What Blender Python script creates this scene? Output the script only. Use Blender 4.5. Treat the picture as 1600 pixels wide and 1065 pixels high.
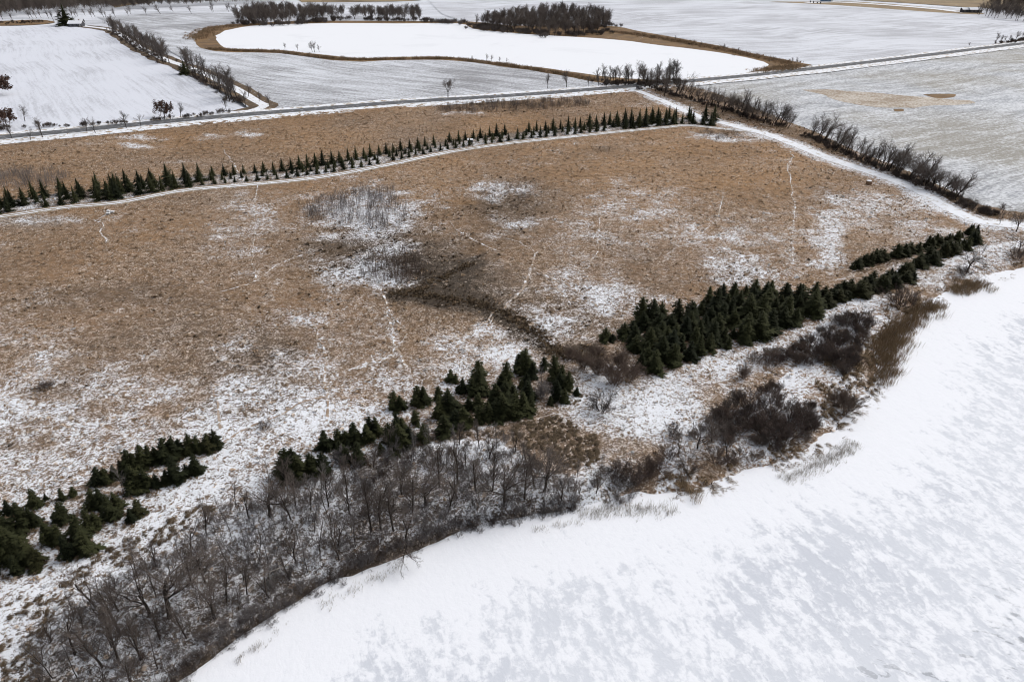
import bpy, math, random
import numpy as np

# ------------------------------------------------------------------ camera, sky, sun, exposure
scene = bpy.context.scene
for o in list(bpy.data.objects):
    bpy.data.objects.remove(o)

CAM_H = 70.0                      # drone height in metres
FPX = 1160.0                      # focal length in pixels of a 1600 px wide frame
HORIZON = -90.0                   # row of the horizon, above the top edge of the frame
PITCH = math.atan((532.5 - HORIZON) / FPX)
CP, SP = math.cos(PITCH), math.sin(PITCH)

cam = bpy.data.cameras.new('camera')
cam_ob = bpy.data.objects.new('camera', cam)
scene.collection.objects.link(cam_ob)
cam_ob.location = (0, 0, CAM_H)
cam_ob.rotation_euler = (math.pi / 2 - PITCH, 0, 0)
cam.sensor_width = 36.0
cam.lens = 36.0 * FPX / 1600.0
cam.clip_start = 0.5
cam.clip_end = 20000
scene.camera = cam_ob

SUN_EL, SUN_AZ = math.radians(42), math.radians(60)     # azimuth clockwise from +Y
world = bpy.data.worlds.new('World')
scene.world = world
world.use_nodes = True
wn, wl = world.node_tree.nodes, world.node_tree.links
wn.clear()
sky = wn.new('ShaderNodeTexSky')
sky.sky_type = 'NISHITA'
sky.sun_disc = False
sky.sun_elevation = SUN_EL
sky.sun_rotation = SUN_AZ
sky.air_density = 1.0
sky.dust_density = 4.0
sky.ozone_density = 1.0
hs = wn.new('ShaderNodeHueSaturation')
hs.inputs['Saturation'].default_value = 0.30            # cloud deck: nearly grey
bg = wn.new('ShaderNodeBackground')
bg.inputs['Strength'].default_value = 0.15
wo = wn.new('ShaderNodeOutputWorld')
wl.new(sky.outputs[0], hs.inputs['Color'])
wl.new(hs.outputs[0], bg.inputs['Color'])
wl.new(bg.outputs[0], wo.inputs['Surface'])

sun = bpy.data.lights.new('sun', 'SUN')
sun.energy = 0.8
sun.angle = math.radians(40)
sun.color = (1.0, 0.97, 0.93)
sun_ob = bpy.data.objects.new('sun', sun)
scene.collection.objects.link(sun_ob)
sun_ob.location = (200, 200, 300)
sun_ob.rotation_euler = (math.pi / 2 - SUN_EL, 0, math.pi - SUN_AZ)

vs = scene.view_settings
vs.view_transform = 'Standard'
vs.look = 'None'
vs.exposure = 0.15
vs.gamma = 1.0
vs.use_curve_mapping = False
scene.cycles.max_bounces = 5
scene.cycles.diffuse_bounces = 3
scene.cycles.use_adaptive_sampling = True
scene.cycles.adaptive_threshold = 0.02
scene.cycles.filter_width = 1.05
scene.cycles.use_denoising = True
scene.cycles.denoising_prefilter = 'ACCURATE'
scene.cycles.denoising_input_passes = 'RGB_ALBEDO_NORMAL'

# ------------------------------------------------------------------ helpers
COL = scene.collection
rng = np.random.default_rng(7)
RND = random.Random(11)


def at(px, py, z=0.0):
    """survey helper: world point on the level z that lies at a row and column of the aerial picture"""
    u, v = (px - 800.0) / FPX, (py - 532.5) / FPX
    d = (u, CP - v * SP, -SP - v * CP)
    t = (z - CAM_H) / d[2]
    return np.array((d[0] * t, d[1] * t, z))


def atn(P, z=0.0):
    return np.array([at(p[0], p[1], z) for p in P])


def proj(x, y, z=0.0):
    dz = z - CAM_H
    dep = y * CP - dz * SP
    up = y * SP + dz * CP
    return 800 + FPX * x / dep, 532.5 - FPX * up / dep


def px_per_m(py):
    return (py - HORIZON) * CP / CAM_H


def hash2(ix, iy, seed):
    h = (ix.astype(np.int64) * 374761393 + iy.astype(np.int64) * 668265263 + seed * 974634777) & 0xFFFFFFFF
    h = ((h ^ (h >> 13)) * 1274126177) & 0xFFFFFFFF
    h = h ^ (h >> 16)
    return (h & 0xFFFFFF) / float(0xFFFFFF)


def vnoise(x, y, seed=0):
    x = np.asarray(x, float); y = np.asarray(y, float)
    ix, iy = np.floor(x), np.floor(y)
    fx, fy = x - ix, y - iy
    fx = fx * fx * (3 - 2 * fx); fy = fy * fy * (3 - 2 * fy)
    a = hash2(ix, iy, seed); b = hash2(ix + 1, iy, seed)
    c = hash2(ix, iy + 1, seed); d = hash2(ix + 1, iy + 1, seed)
    return (a * (1 - fx) + b * fx) * (1 - fy) + (c * (1 - fx) + d * fx) * fy


def fbm(x, y, seed=0, octs=4):
    s, a, t = 0, 1.0, 0
    for k in range(octs):
        s = s + a * vnoise(x * 2 ** k, y * 2 ** k, seed + 17 * k)
        t += a
        a *= 0.5
    return s / t


def inside(px, py, poly):
    poly = np.asarray(poly, float)
    r = np.zeros(np.shape(px), bool)
    n = len(poly)
    j = n - 1
    for i in range(n):
        xi, yi = poly[i][:2]; xj, yj = poly[j][:2]
        if yi != yj:
            c = ((yi > py) != (yj > py)) & (px < (xj - xi) * (py - yi) / (yj - yi) + xi)
            r ^= c
        j = i
    return r


def dist_line(px, py, line):
    """distance to a polyline and signed side (positive on its left)"""
    line = np.asarray(line, float)
    best = np.full(np.shape(px), 1e9)
    side = np.zeros(np.shape(px))
    for (x0, y0), (x1, y1) in zip(line[:-1, :2], line[1:, :2]):
        dx, dy = x1 - x0, y1 - y0
        t = np.clip(((px - x0) * dx + (py - y0) * dy) / (dx * dx + dy * dy + 1e-9), 0, 1)
        ex, ey = px - (x0 + t * dx), py - (y0 + t * dy)
        d = np.hypot(ex, ey)
        s = np.sign(dx * (py - y0) - dy * (px - x0))
        m = d < best
        best = np.where(m, d, best)
        side = np.where(m, s, side)
    return best, side


def sstep(x, a, b):
    t = np.clip((x - a) / (b - a), 0, 1)
    return t * t * (3 - 2 * t)


def smooth_line(P, n=4):
    """Catmull-Rom through the points"""
    P = np.asarray(P, float)
    Q = np.vstack([2 * P[0] - P[1], P, 2 * P[-1] - P[-2]])
    out = []
    for i in range(1, len(Q) - 2):
        for k in range(n):
            t = k / n
            a, b, c, d = Q[i - 1], Q[i], Q[i + 1], Q[i + 2]
            out.append(0.5 * ((2 * b) + (-a + c) * t + (2 * a - 5 * b + 4 * c - d) * t * t + (-a + 3 * b - 3 * c + d) * t ** 3))
    out.append(P[-1])
    return np.array(out)


def mesh_from(name, verts, faces, smooth=False):
    me = bpy.data.meshes.new(name)
    if isinstance(faces, np.ndarray):
        verts = np.asarray(verts, np.float32)
        k = faces.shape[1]
        me.vertices.add(len(verts)); me.vertices.foreach_set('co', verts.ravel())
        me.loops.add(faces.size); me.loops.foreach_set('vertex_index', faces.astype(np.int32).ravel())
        me.polygons.add(len(faces))
        me.polygons.foreach_set('loop_start', np.arange(0, faces.size, k, dtype=np.int32))
        me.update(calc_edges=True)
    else:
        me.from_pydata([tuple(v) for v in verts], [], faces)
        me.update()
    if smooth:
        me.polygons.foreach_set('use_smooth', np.ones(len(me.polygons), bool))
    return me


def link(name, me, mat=None, parent=None, **props):
    o = bpy.data.objects.new(name, me)
    COL.objects.link(o)
    if mat is not None and me is not None and len(me.materials) == 0:
        me.materials.append(mat)
    if parent is not None:
        o.parent = parent
    for k, v in props.items():
        o[k] = v
    return o


ONES = 'zeroth first second third fourth fifth sixth seventh eighth ninth tenth eleventh twelfth thirteenth fourteenth fifteenth sixteenth seventeenth eighteenth nineteenth'.split()
TENS = ['', '', 'twenty', 'thirty', 'forty', 'fifty', 'sixty', 'seventy', 'eighty', 'ninety']
TENTH = ['', '', 'twentieth', 'thirtieth', 'fortieth', 'fiftieth', 'sixtieth', 'seventieth', 'eightieth', 'ninetieth']


def ordinal(n):
    if n < 20:
        return ONES[n]
    if n < 100:
        return TENTH[n // 10] if n % 10 == 0 else TENS[n // 10] + '-' + ONES[n % 10]
    h = 'hundred'
    return h + 'th' if n == 100 else h + '-and-' + ordinal(n - 100)


# ------------------------------------------------------------------ materials
class NT:
    def __init__(self, name):
        self.m = bpy.data.materials.new(name)
        self.m.use_nodes = True
        self.n = self.m.node_tree.nodes
        self.l = self.m.node_tree.links
        self.n.clear()
        self.out = self.n.new('ShaderNodeOutputMaterial')
        self.b = self.n.new('ShaderNodeBsdfPrincipled')
        self.l.new(self.b.outputs[0], self.out.inputs[0])
        self.b.inputs['Roughness'].default_value = 0.9
        self.b.inputs['Specular IOR Level'].default_value = 0.15

    def set(self, sock, v):
        if hasattr(v, 'links') or hasattr(v, 'is_linked'):
            self.l.new(v, sock)
        elif isinstance(v, (tuple, list)):
            sock.default_value = tuple(v) + ((1.0,) if len(v) == 3 and sock.type == 'RGBA' else ())
        else:
            sock.default_value = v

    def math(self, op, a, b=None, c=None, clamp=False):
        n = self.n.new('ShaderNodeMath'); n.operation = op; n.use_clamp = clamp
        self.set(n.inputs[0], a)
        if b is not None: self.set(n.inputs[1], b)
        if c is not None: self.set(n.inputs[2], c)
        return n.outputs[0]

    def ramp(self, x, a, b, lo=0.0, hi=1.0):
        n = self.n.new('ShaderNodeMapRange'); n.interpolation_type = 'SMOOTHSTEP'
        self.set(n.inputs[0], x); self.set(n.inputs[1], a); self.set(n.inputs[2], b)
        n.inputs[3].default_value = lo; n.inputs[4].default_value = hi
        return n.outputs[0]

    def mix(self, f, a, b, mode='MIX'):
        n = self.n.new('ShaderNodeMix'); n.data_type = 'RGBA'; n.blend_type = mode
        self.set(n.inputs[0], f); self.set(n.inputs[6], a); self.set(n.inputs[7], b)
        return n.outputs[2]

    def coord(self, rot=0.0, scale=(1, 1, 1), loc=(0, 0, 0), src='Object'):
        t = self.n.new('ShaderNodeTexCoord')
        m = self.n.new('ShaderNodeMapping')
        m.vector_type = 'POINT'
        self.l.new(t.outputs[src], m.inputs[0])
        m.inputs['Rotation'].default_value = (0, 0, rot)
        m.inputs['Scale'].default_value = scale
        m.inputs['Location'].default_value = loc
        return m.outputs[0]

    def noise(self, vec, scale=1.0, detail=3.0, rough=0.55, dist=0.0, color=False):
        n = self.n.new('ShaderNodeTexNoise')
        self.l.new(vec, n.inputs['Vector'])
        n.inputs['Scale'].default_value = scale
        n.inputs['Detail'].default_value = detail
        n.inputs['Roughness'].default_value = rough
        n.inputs['Distortion'].default_value = dist
        return n.outputs['Color' if color else 'Fac']

    def attr(self, name):
        n = self.n.new('ShaderNodeAttribute'); n.attribute_name = name
        s = self.n.new('ShaderNodeSeparateColor')
        self.l.new(n.outputs['Color'], s.inputs[0])
        return s.outputs[0], s.outputs[1], s.outputs[2], n.outputs['Alpha']

    def bump(self, h, strength=0.5, dist=0.3):
        n = self.n.new('ShaderNodeBump')
        n.inputs['Strength'].default_value = strength
        n.inputs['Distance'].default_value = dist
        self.l.new(h, n.inputs['Height'])
        self.l.new(n.outputs[0], self.b.inputs['Normal'])

    def color(self, c):
        self.set(self.b.inputs['Base Color'], c)

    def objrand(self):
        return self.n.new('ShaderNodeObjectInfo').outputs['Random']


def plain(name, c, c2=None, rough=0.9, nscale=2.0, spec=0.15):
    t = NT(name)
    if c2 is None:
        c2 = tuple(x * 0.75 for x in c)
    t.color(t.mix(t.ramp(t.noise(t.coord(), nscale, 4), 0.35, 0.65), c, c2))
    t.b.inputs['Roughness'].default_value = rough
    t.b.inputs['Specular IOR Level'].default_value = spec
    return t.m


def plant_mat(name, c, c2, rough=0.9, nscale=1.5):
    """colour varies from plant to plant and along the plant"""
    t = NT(name)
    f = t.math('ADD', t.math('MULTIPLY', t.objrand(), 0.7), t.math('MULTIPLY', t.noise(t.coord(), nscale, 2), 0.5))
    t.color(t.mix(t.ramp(f, 0.15, 0.95), c, c2))
    t.b.inputs['Roughness'].default_value = rough
    return t.m


SNOW = (0.80, 0.82, 0.86)


def make_prairie_mat():
    t = NT('prairie_grass_and_snow')
    co = t.coord()
    snow, dark, orange, grey = t.attr('cover')
    # curled flecks of snow lying between the grass clumps
    n1 = t.noise(co, 0.9, 5.0, 0.66, 1.1)
    n2 = t.noise(t.coord(loc=(31, 7, 0)), 3.2, 3.0, 0.65, 0.8)
    n = t.math('ADD', t.math('MULTIPLY', n1, 0.5), t.math('MULTIPLY', n2, 0.5))
    thr = t.math('SUBTRACT', 0.625, t.math('MULTIPLY', snow, 0.25))
    f = t.ramp(t.math('SUBTRACT', n, thr), -0.03, 0.05)
    big = t.noise(t.coord(loc=(3, 55, 0)), 0.035, 4.0, 0.6, 0.4)
    mid = t.noise(t.coord(loc=(9, 5, 0)), 0.5, 3.0, 0.6)
    fine = t.noise(t.coord(loc=(1, 15, 0)), 3.4, 3.0, 0.7)
    brown = t.mix(t.ramp(big, 0.3, 0.7), (0.185, 0.118, 0.071), (0.148, 0.101, 0.066))
    brown = t.mix(orange, brown, (0.258, 0.148, 0.069))
    brown = t.mix(grey, brown, (0.165, 0.138, 0.118))
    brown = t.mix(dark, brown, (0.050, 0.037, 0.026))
    v = t.ramp(t.math('ADD', t.math('MULTIPLY', mid, 0.5), t.math('MULTIPLY', fine, 0.5)), 0.3, 0.7, 0.45, 1.5)
    br = t.n.new('ShaderNodeVectorMath'); br.operation = 'SCALE'
    t.l.new(brown, br.inputs[0]); t.l.new(v, br.inputs['Scale'])
    white = t.mix(t.ramp(snow, 0.1, 0.6), (0.56, 0.44, 0.34), SNOW)
    fl = t.noise(t.coord(loc=(11, 23, 0)), 1.25, 4.0, 0.70, 1.8)
    fl2 = t.ramp(fl, 0.55, 0.595)
    gap = t.ramp(t.noise(t.coord(loc=(41, 3, 0)), 1.1, 4.0, 0.7, 1.2), 0.57, 0.66)
    base = t.mix(t.math('MULTIPLY', gap, 0.38), br.outputs[0], (0.055, 0.040, 0.028))
    frost = t.ramp(t.noise(t.coord(loc=(60, 14, 0)), 0.022, 4.0, 0.6, 0.6), 0.36, 0.64, 0.55, 1.15)
    fl2 = t.math('MULTIPLY', fl2, frost)
    base = t.mix(t.math('MULTIPLY', fl2, t.math('SUBTRACT', 0.92, t.math('ADD', t.math('MULTIPLY', dark, 0.7), t.math('MULTIPLY', orange, 0.25)))), base, t.mix(orange, (0.70, 0.60, 0.52), (0.60, 0.48, 0.37)))
    t.color(t.mix(f, base, white))
    t.bump(t.math('SUBTRACT', fine, t.math('MULTIPLY', f, 0.5)), 0.5, 0.25)
    return t.m


def make_field_mat(name, rot, white, soil, cover=0.5, rowscale=1.3, bend=25.0, patch=0.5, tint=None, stretch=0.05, clodw=0.34):
    """ploughed or stubble field dusted with snow, rows bending over the ground"""
    t = NT(name)
    co = t.coord()
    w = t.noise(co, 0.006, 2.0, 0.5, 0.0, color=True)
    sub = t.n.new('ShaderNodeVectorMath'); sub.operation = 'MULTIPLY_ADD'
    t.l.new(w, sub.inputs[0]); sub.inputs[1].default_value = (bend * 2, bend * 2, 0)
    t.l.new(co, sub.inputs[2])
    m = t.n.new('ShaderNodeMapping')
    t.l.new(sub.outputs[0], m.inputs[0])
    m.vector_type = 'TEXTURE'
    m.inputs['Rotation'].default_value = (0, 0, -rot)
    m.inputs['Scale'].default_value = (1 / stretch, 1.0, 1.0)
    rows = t.noise(m.outputs[0], rowscale, 3.0, 0.6)
    m2 = t.n.new('ShaderNodeMapping')
    t.l.new(sub.outputs[0], m2.inputs[0])
    m2.vector_type = 'TEXTURE'
    m2.inputs['Rotation'].default_value = (0, 0, -rot)
    m2.inputs['Scale'].default_value = (6.0, 1.0, 1.0)
    rows2 = t.noise(m2.outputs[0], rowscale * 0.16, 4.0, 0.6)
    clod = t.noise(t.coord(loc=(4, 4, 0)), 0.9, 4.0, 0.65, 0.5)
    big = t.noise(t.coord(loc=(7, 1, 0)), 0.012, 4.0, 0.55, 0.3)
    s = t.math('ADD', t.math('MULTIPLY', rows, 0.74 - clodw), t.math('MULTIPLY', clod, clodw))
    s = t.math('ADD', s, t.math('MULTIPLY', rows2, 0.26))
    s = t.math('ADD', s, t.math('MULTIPLY', t.math('SUBTRACT', big, 0.5), patch))
    f = t.ramp(s, 0.60 - 0.34 * cover, 0.78 - 0.34 * cover)
    soilc = soil if tint is None else t.mix(t.ramp(big, 0.35, 0.65), soil, tint)
    t.color(t.mix(f, soilc, white))
    t.bump(s, 0.35, 0.4)
    return t.m


WIND = math.atan2(at(1540, 960)[1] - at(1450, 880)[1], at(1540, 960)[0] - at(1450, 880)[0])
CRACK = math.atan2(at(1540, 790)[1] - at(1400, 760)[1], at(1540, 790)[0] - at(1400, 760)[0])


def make_lake_mat():
    t = NT('snow_covered_ice')
    shore, side, hole, _ = t.attr('ice')
    # wind swept drifts, stretched along the wind
    wco = t.n.new('ShaderNodeVectorMath'); wco.operation = 'MULTIPLY_ADD'
    t.l.new(t.noise(t.coord(), 0.09, 3.0, 0.6, 0.3, color=True), wco.inputs[0])
    wco.inputs[1].default_value = (3, 3, 0)
    t.l.new(t.coord(), wco.inputs[2])
    m = t.n.new('ShaderNodeMapping'); t.l.new(wco.outputs[0], m.inputs[0])
    m.vector_type = 'TEXTURE'; m.inputs['Rotation'].default_value = (0, 0, WIND); m.inputs['Scale'].default_value = (2.1, 1.0, 1)
    d1 = t.noise(m.outputs[0], 0.62, 5.0, 0.60, 0.25)
    d2 = t.noise(t.coord(loc=(2, 8, 0)), 1.4, 5.0, 0.62, 0.5)
    d3 = t.noise(t.coord(loc=(12, 3, 0)), 0.045, 3.0, 0.6)
    s = t.math('ADD', t.math('MULTIPLY', d1, 0.50), t.math('MULTIPLY', d2, 0.32))
    s = t.math('ADD', s, t.math('MULTIPLY', d3, 0.18))
    s = t.math('ADD', s, t.math('MULTIPLY', t.math('SUBTRACT', 1.0, shore), 0.15))
    f = t.ramp(s, 0.44, 0.57)
    wisp = t.noise(m.outputs[0], 2.6, 5.0, 0.7, 0.4)
    f = t.math('ADD', f, t.math('MULTIPLY', t.math('SUBTRACT', wisp, 0.5), 0.9), clamp=True)
    ice = t.mix(t.ramp(t.noise(t.coord(loc=(5, 9, 0)), 0.03, 3.0), 0.4, 0.62), (0.64, 0.665, 0.715), (0.58, 0.605, 0.66))
    c = t.mix(f, ice, (0.82, 0.835, 0.875))
    # dark bare ice showing through in small torn streaks
    m3 = t.n.new('ShaderNodeMapping'); t.l.new(wco.outputs[0], m3.inputs[0])
    m3.vector_type = 'TEXTURE'; m3.inputs['Rotation'].default_value = (0, 0, CRACK); m3.inputs['Scale'].default_value = (2.6, .8, 1)
    h = t.noise(m3.outputs[0], 1.1, 4.0, 0.62, 0.5)
    hb = t.noise(t.coord(loc=(19, 3, 0)), 0.06, 3.0, 0.6)
    hh = t.math('ADD', t.math('MULTIPLY', h, 0.6), t.math('MULTIPLY', hb, 0.4))
    hh = t.math('MULTIPLY', t.ramp(hh, 0.572, 0.592), t.math('MULTIPLY', hole, t.math('SUBTRACT', 1.0, t.math('MULTIPLY', f, 0.8))))
    c = t.mix(hh, c, (0.05, 0.06, 0.075))
    t.color(c)
    t.b.inputs['Roughness'].default_value = 0.75
    t.bump(s, 0.35, 0.25)
    return t.m


def make_road_mat():
    t = NT('asphalt_dusted_with_snow')
    n = t.noise(t.coord(), 0.4, 4.0, 0.6)
    t.color(t.mix(t.ramp(n, 0.5, 0.75), (0.11, 0.112, 0.118), (0.36, 0.36, 0.37)))
    return t.m


def make_snow_mat(name, c=SNOW, dirt=(0.45, 0.40, 0.34), amount=0.35, scale=0.5):
    t = NT(name)
    n = t.noise(t.coord(), scale, 5.0, 0.62, 0.4)
    t.color(t.mix(t.ramp(n, 0.66 - amount * 0.4, 0.80 - amount * 0.4), c, dirt))
    t.bump(n, 0.3, 0.2)
    return t.m


def make_strip_mat(name, c, c2, snow=0.2, scale=0.5):
    """dead grass with some snow in it"""
    t = NT(name)
    n = t.noise(t.coord(), scale, 5.0, 0.65, 0.6)
    k = t.noise(t.coord(loc=(8, 2, 0)), scale * 0.25, 4.0, 0.6)
    b = t.mix(t.ramp(k, 0.35, 0.65), c, c2)
    th = 0.68 - 0.3 * snow
    t.color(t.mix(t.ramp(n, th, th + 0.1), b, SNOW))
    t.bump(n, 0.5, 0.4)
    return t.m


M_PRAIRIE = make_prairie_mat()
M_LAKE = make_lake_mat()
M_ROAD = make_road_mat()
M_SNOW = make_snow_mat('packed_snow', amount=0.30)
M_SNOWCLEAN = make_snow_mat('clean_lake_snow', (0.81, 0.825, 0.86), (0.77, 0.785, 0.82), 0.3, 0.02)
M_VERGE = make_snow_mat('snowy_verge', dirt=(0.33, 0.25, 0.16), amount=0.42, scale=0.35)
M_REEDGROUND = make_strip_mat('dead_reed_bed', (0.23, 0.145, 0.072), (0.14, 0.092, 0.055), 0.12, 0.35)
M_BROWNFIELD = make_strip_mat('dry_grass_slope', (0.30, 0.225, 0.135), (0.22, 0.165, 0.105), 0.15, 0.15)
M_HEDGEGROUND = make_strip_mat('leaf_litter', (0.15, 0.105, 0.065), (0.095, 0.07, 0.05), 0.25, 0.5)
M_CONIFER = plant_mat('spruce_needles', (0.010, 0.0135, 0.0060), (0.040, 0.043, 0.0175), nscale=3.0)
M_JUNIPER = plant_mat('juniper_needles', (0.014, 0.017, 0.007), (0.034, 0.034, 0.014))
M_BARK = plant_mat('bark', (0.030, 0.024, 0.020), (0.062, 0.050, 0.042))
M_TWIG = plant_mat('twigs', (0.088, 0.072, 0.063), (0.150, 0.124, 0.109))
M_TWIGFAR = plant_mat('far_twigs', (0.085, 0.073, 0.068), (0.135, 0.112, 0.100))
M_TWIGGREY = plant_mat('grey_twigs', (0.135, 0.122, 0.120), (0.215, 0.195, 0.190))
M_TWIGRED = plant_mat('russet_twigs', (0.115, 0.088, 0.072), (0.165, 0.122, 0.098))
M_DARKSHRUB = plant_mat('dark_shrub_stems', (0.058, 0.045, 0.041), (0.112, 0.084, 0.072))
M_RUSTLEAF = plant_mat('rust_leaves', (0.085, 0.052, 0.042), (0.12, 0.075, 0.058))
M_DEADWOOD = plant_mat('bleached_wood', (0.30, 0.27, 0.24), (0.40, 0.37, 0.33))
M_TUFT = plant_mat('dead_grass', (0.28, 0.192, 0.122), (0.44, 0.315, 0.205))
M_TUFTPALE = plant_mat('frosted_grass', (0.50, 0.38, 0.28), (0.76, 0.65, 0.55))
M_TUFTWHITE = plant_mat('snow_laden_grass', (0.62, 0.58, 0.54), (0.80, 0.80, 0.81))
M_TUFTDARK = plant_mat('dark_dead_grass', (0.055, 0.040, 0.027), (0.13, 0.088, 0.052))
M_TUSSOCK = plant_mat('weathered_tussock', (0.105, 0.078, 0.052), (0.20, 0.145, 0.092))
M_REED = plant_mat('cattail_reed', (0.165, 0.118, 0.072), (0.29, 0.210, 0.130))
M_REEDGREY = plant_mat('pale_frosted_reed', (0.25, 0.215, 0.17), (0.40, 0.36, 0.31))

# ------------------------------------------------------------------ survey lines (rows and columns of the 1600 px aerial picture)
SHORE_PX = [(150, 1180), (215, 1110), (265, 1065), (300, 1040), (350, 1005), (400, 972), (450, 940), (500, 912), (550, 888), (600, 868), (650, 848),
            (700, 830), (750, 815), (800, 806), (850, 797), (900, 790), (950, 785), (1000, 783), (1050, 782), (1100, 775), (1150, 762),
            (1200, 745), (1250, 725), (1300, 700), (1330, 680), (1355, 650), (1378, 625), (1400, 600), (1408, 580), (1402, 555),
            (1412, 530), (1432, 505), (1462, 480), (1500, 460), (1550, 440), (1600, 426), (1700, 405), (1850, 385)]
SHORE = smooth_line(atn(SHORE_PX)[:, :2], 3)
ROAD_PX = [(-350, 250), (-150, 231), (0, 215), (100, 206), (200, 196), (300, 186.5), (400, 178), (500, 170), (600, 162), (700, 155.5), (800, 149.5),
           (900, 142), (1000, 134), (1100, 125), (1200, 115.5), (1300, 104), (1400, 92.5), (1500, 80), (1600, 68), (1750, 50), (1950, 28)]
ROAD = smooth_line(atn(ROAD_PX)[:, :2], 3)
TRACK_PX = [(985, 138), (1000, 143), (1020, 151), (1060, 168), (1100, 185), (1130, 192), (1160, 200), (1200, 210), (1250, 229), (1300, 249), (1370, 272),
            (1420, 290), (1470, 318), (1510, 338), (1545, 348), (1600, 352), (1700, 356), (1850, 358)]
TRACK = smooth_line(atn(TRACK_PX)[:, :2], 3)
LANE_PX = [(-250, 372), (-120, 353), (0, 338.5), (100, 324), (160, 319), (200, 314), (250, 304), (300, 296), (400, 287.5), (500, 277), (600, 259), (700, 238),
           (800, 223.5), (900, 213), (975, 205), (1040, 199), (1075, 196), (1125, 201), (1180, 206)]
LANE = smooth_line(atn(LANE_PX)[:, :2], 3)


def offset_line(L, d):
    T = np.gradient(L, axis=0)
    T /= np.linalg.norm(T, axis=1)[:, None] + 1e-9
    return L + np.stack([-T[:, 1], T[:, 0]], 1) * d


def ribbon(name, L, w0, w1, z, mat, wob=0.0, hfun=None, step=4.0, **props):
    """strip between offsets w0 and w1 (metres, left positive) of a line"""
    seg = [L[0]]
    for a, b in zip(L[:-1], L[1:]):
        k = max(1, int(np.linalg.norm(b - a) / step))
        for i in range(1, k + 1):
            seg.append(a + (b - a) * i / k)
    L = np.array(seg)
    n = len(L)
    s = np.arange(n) * 1.0
    j0 = (fbm(s * 0.35, s * 0 + 3.3, 5, 3) - 0.5) * wob
    j1 = (fbm(s * 0.35, s * 0 + 9.1, 8, 3) - 0.5) * wob
    T = np.gradient(L, axis=0); T /= np.linalg.norm(T, axis=1)[:, None] + 1e-9
    N = np.stack([-T[:, 1], T[:, 0]], 1)
    A = L + N * (w0 + j0)[:, None]
    C = L + N * ((w0 + w1) / 2)
    B = L + N * (w1 + j1)[:, None]
    V = []
    for P in (A, C, B):
        zz = np.full(n, z) if hfun is None else hfun(P[:, 0], P[:, 1]) + z
        V.append(np.column_stack([P, zz]))
    V = np.vstack(V)
    i = np.arange(n - 1)
    F = np.vstack([np.column_stack([i + n, i + n + 1, i + 1, i]), np.column_stack([i + 2 * n, i + 2 * n + 1, i + n + 1, i + n])])
    return link(name, mesh_from(name, V, F), mat, **props)


def sheet(name, P, z, mat, wob=0.0, n=3, **props):
    """flat patch with an uneven outline"""
    W = atn(P)[:, :2]
    W = smooth_line(np.vstack([W, W[:1]]), n)[:-1] if n > 1 else W
    if wob:
        W = W + np.stack([fbm(W[:, 0] * 0.06, W[:, 1] * 0.06, 3) - 0.5, fbm(W[:, 0] * 0.06, W[:, 1] * 0.06, 9) - 0.5], 1) * wob
    V = np.column_stack([W, np.full(len(W), z)])
    return link(name, mesh_from(name, V, [list(range(len(V)))]), mat, **props)


# ------------------------------------------------------------------ terrain
LAKE_Z = -1.0
WOOD_PX = [(60, 1120), (60, 1065), (70, 1000), (120, 945), (200, 900), (280, 850), (345, 795), (420, 775), (520, 745), (600, 705), (700, 695), (790, 690),
           (850, 725), (900, 745), (960, 735), (1010, 745), (960, 815), (900, 830), (800, 850), (700, 870), (600, 910), (500, 955), (400, 1020), (330, 1090), (270, 1180), (120, 1180)]
PRAIRIE_PX = [(-330, 262), (-150, 243), (0, 226), (100, 214), (200, 203), (300, 193), (400, 185), (500, 176), (600, 168.5), (700, 161), (800, 155), (900, 147), (1000, 139.5),
              (1030, 134), (1060, 131), (1110, 142), (1170, 164), (1232, 190), (1280, 208), (1340, 237), (1400, 259), (1470, 290), (1530, 318), (1580, 329), (1650, 335), (1860, 345)]


GX0, GY0, GSTEP = -270.0, 26.0, 1.5
_gx, _gy = np.meshgrid(np.arange(GX0, 362, GSTEP), np.arange(GY0, 505, GSTEP))


def _grid(line, signed=False):
    d, sd = dist_line(_gx.ravel(), _gy.ravel(), line)
    if signed:
        d = d * np.where(sd > 0, 1, -1)
    return d.reshape(_gx.shape)


G_SHORE, G_TRACK, G_LANE = _grid(SHORE, True), _grid(TRACK, True), _grid(LANE, True)


def look(G, x, y):
    fx = np.clip((np.asarray(x, float) - GX0) / GSTEP, 0, G.shape[1] - 1.001); fy = np.clip((np.asarray(y, float) - GY0) / GSTEP, 0, G.shape[0] - 1.001)
    ix, iy = fx.astype(int), fy.astype(int)
    ax, ay = fx - ix, fy - iy
    return (G[iy, ix] * (1 - ax) + G[iy, ix + 1] * ax) * (1 - ay) + (G[iy + 1, ix] * (1 - ax) + G[iy + 1, ix + 1] * ax) * ay


def hgt(x, y):
    """ground height: level prairie with hummocks, falling to the lake along the shore"""
    x = np.asarray(x, float); y = np.asarray(y, float)
    d = look(G_SHORE, x, y) + (fbm(x * 0.16, y * 0.16, 21, 4) - 0.5) * 2.6
    px, py = proj(x, y)
    steep = sstep(px, 1000, 900)
    wd = 0.9 * steep + 9.0 * (1 - steep)
    h = -1.5 + 1.5 * sstep(d, -0.4, wd)
    hum = (fbm(x * 0.55, y * 0.55, 4, 3) - 0.5) * 0.34 + (fbm(x * 0.03, y * 0.03, 40, 2) - 0.5) * 0.5
    far = sstep(d, 0.0, 3.0) * sstep(np.minimum(np.abs(look(G_TRACK, x, y)), np.abs(look(G_LANE, x, y))), 2.6, 5.5)
    return h + hum * far


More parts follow.
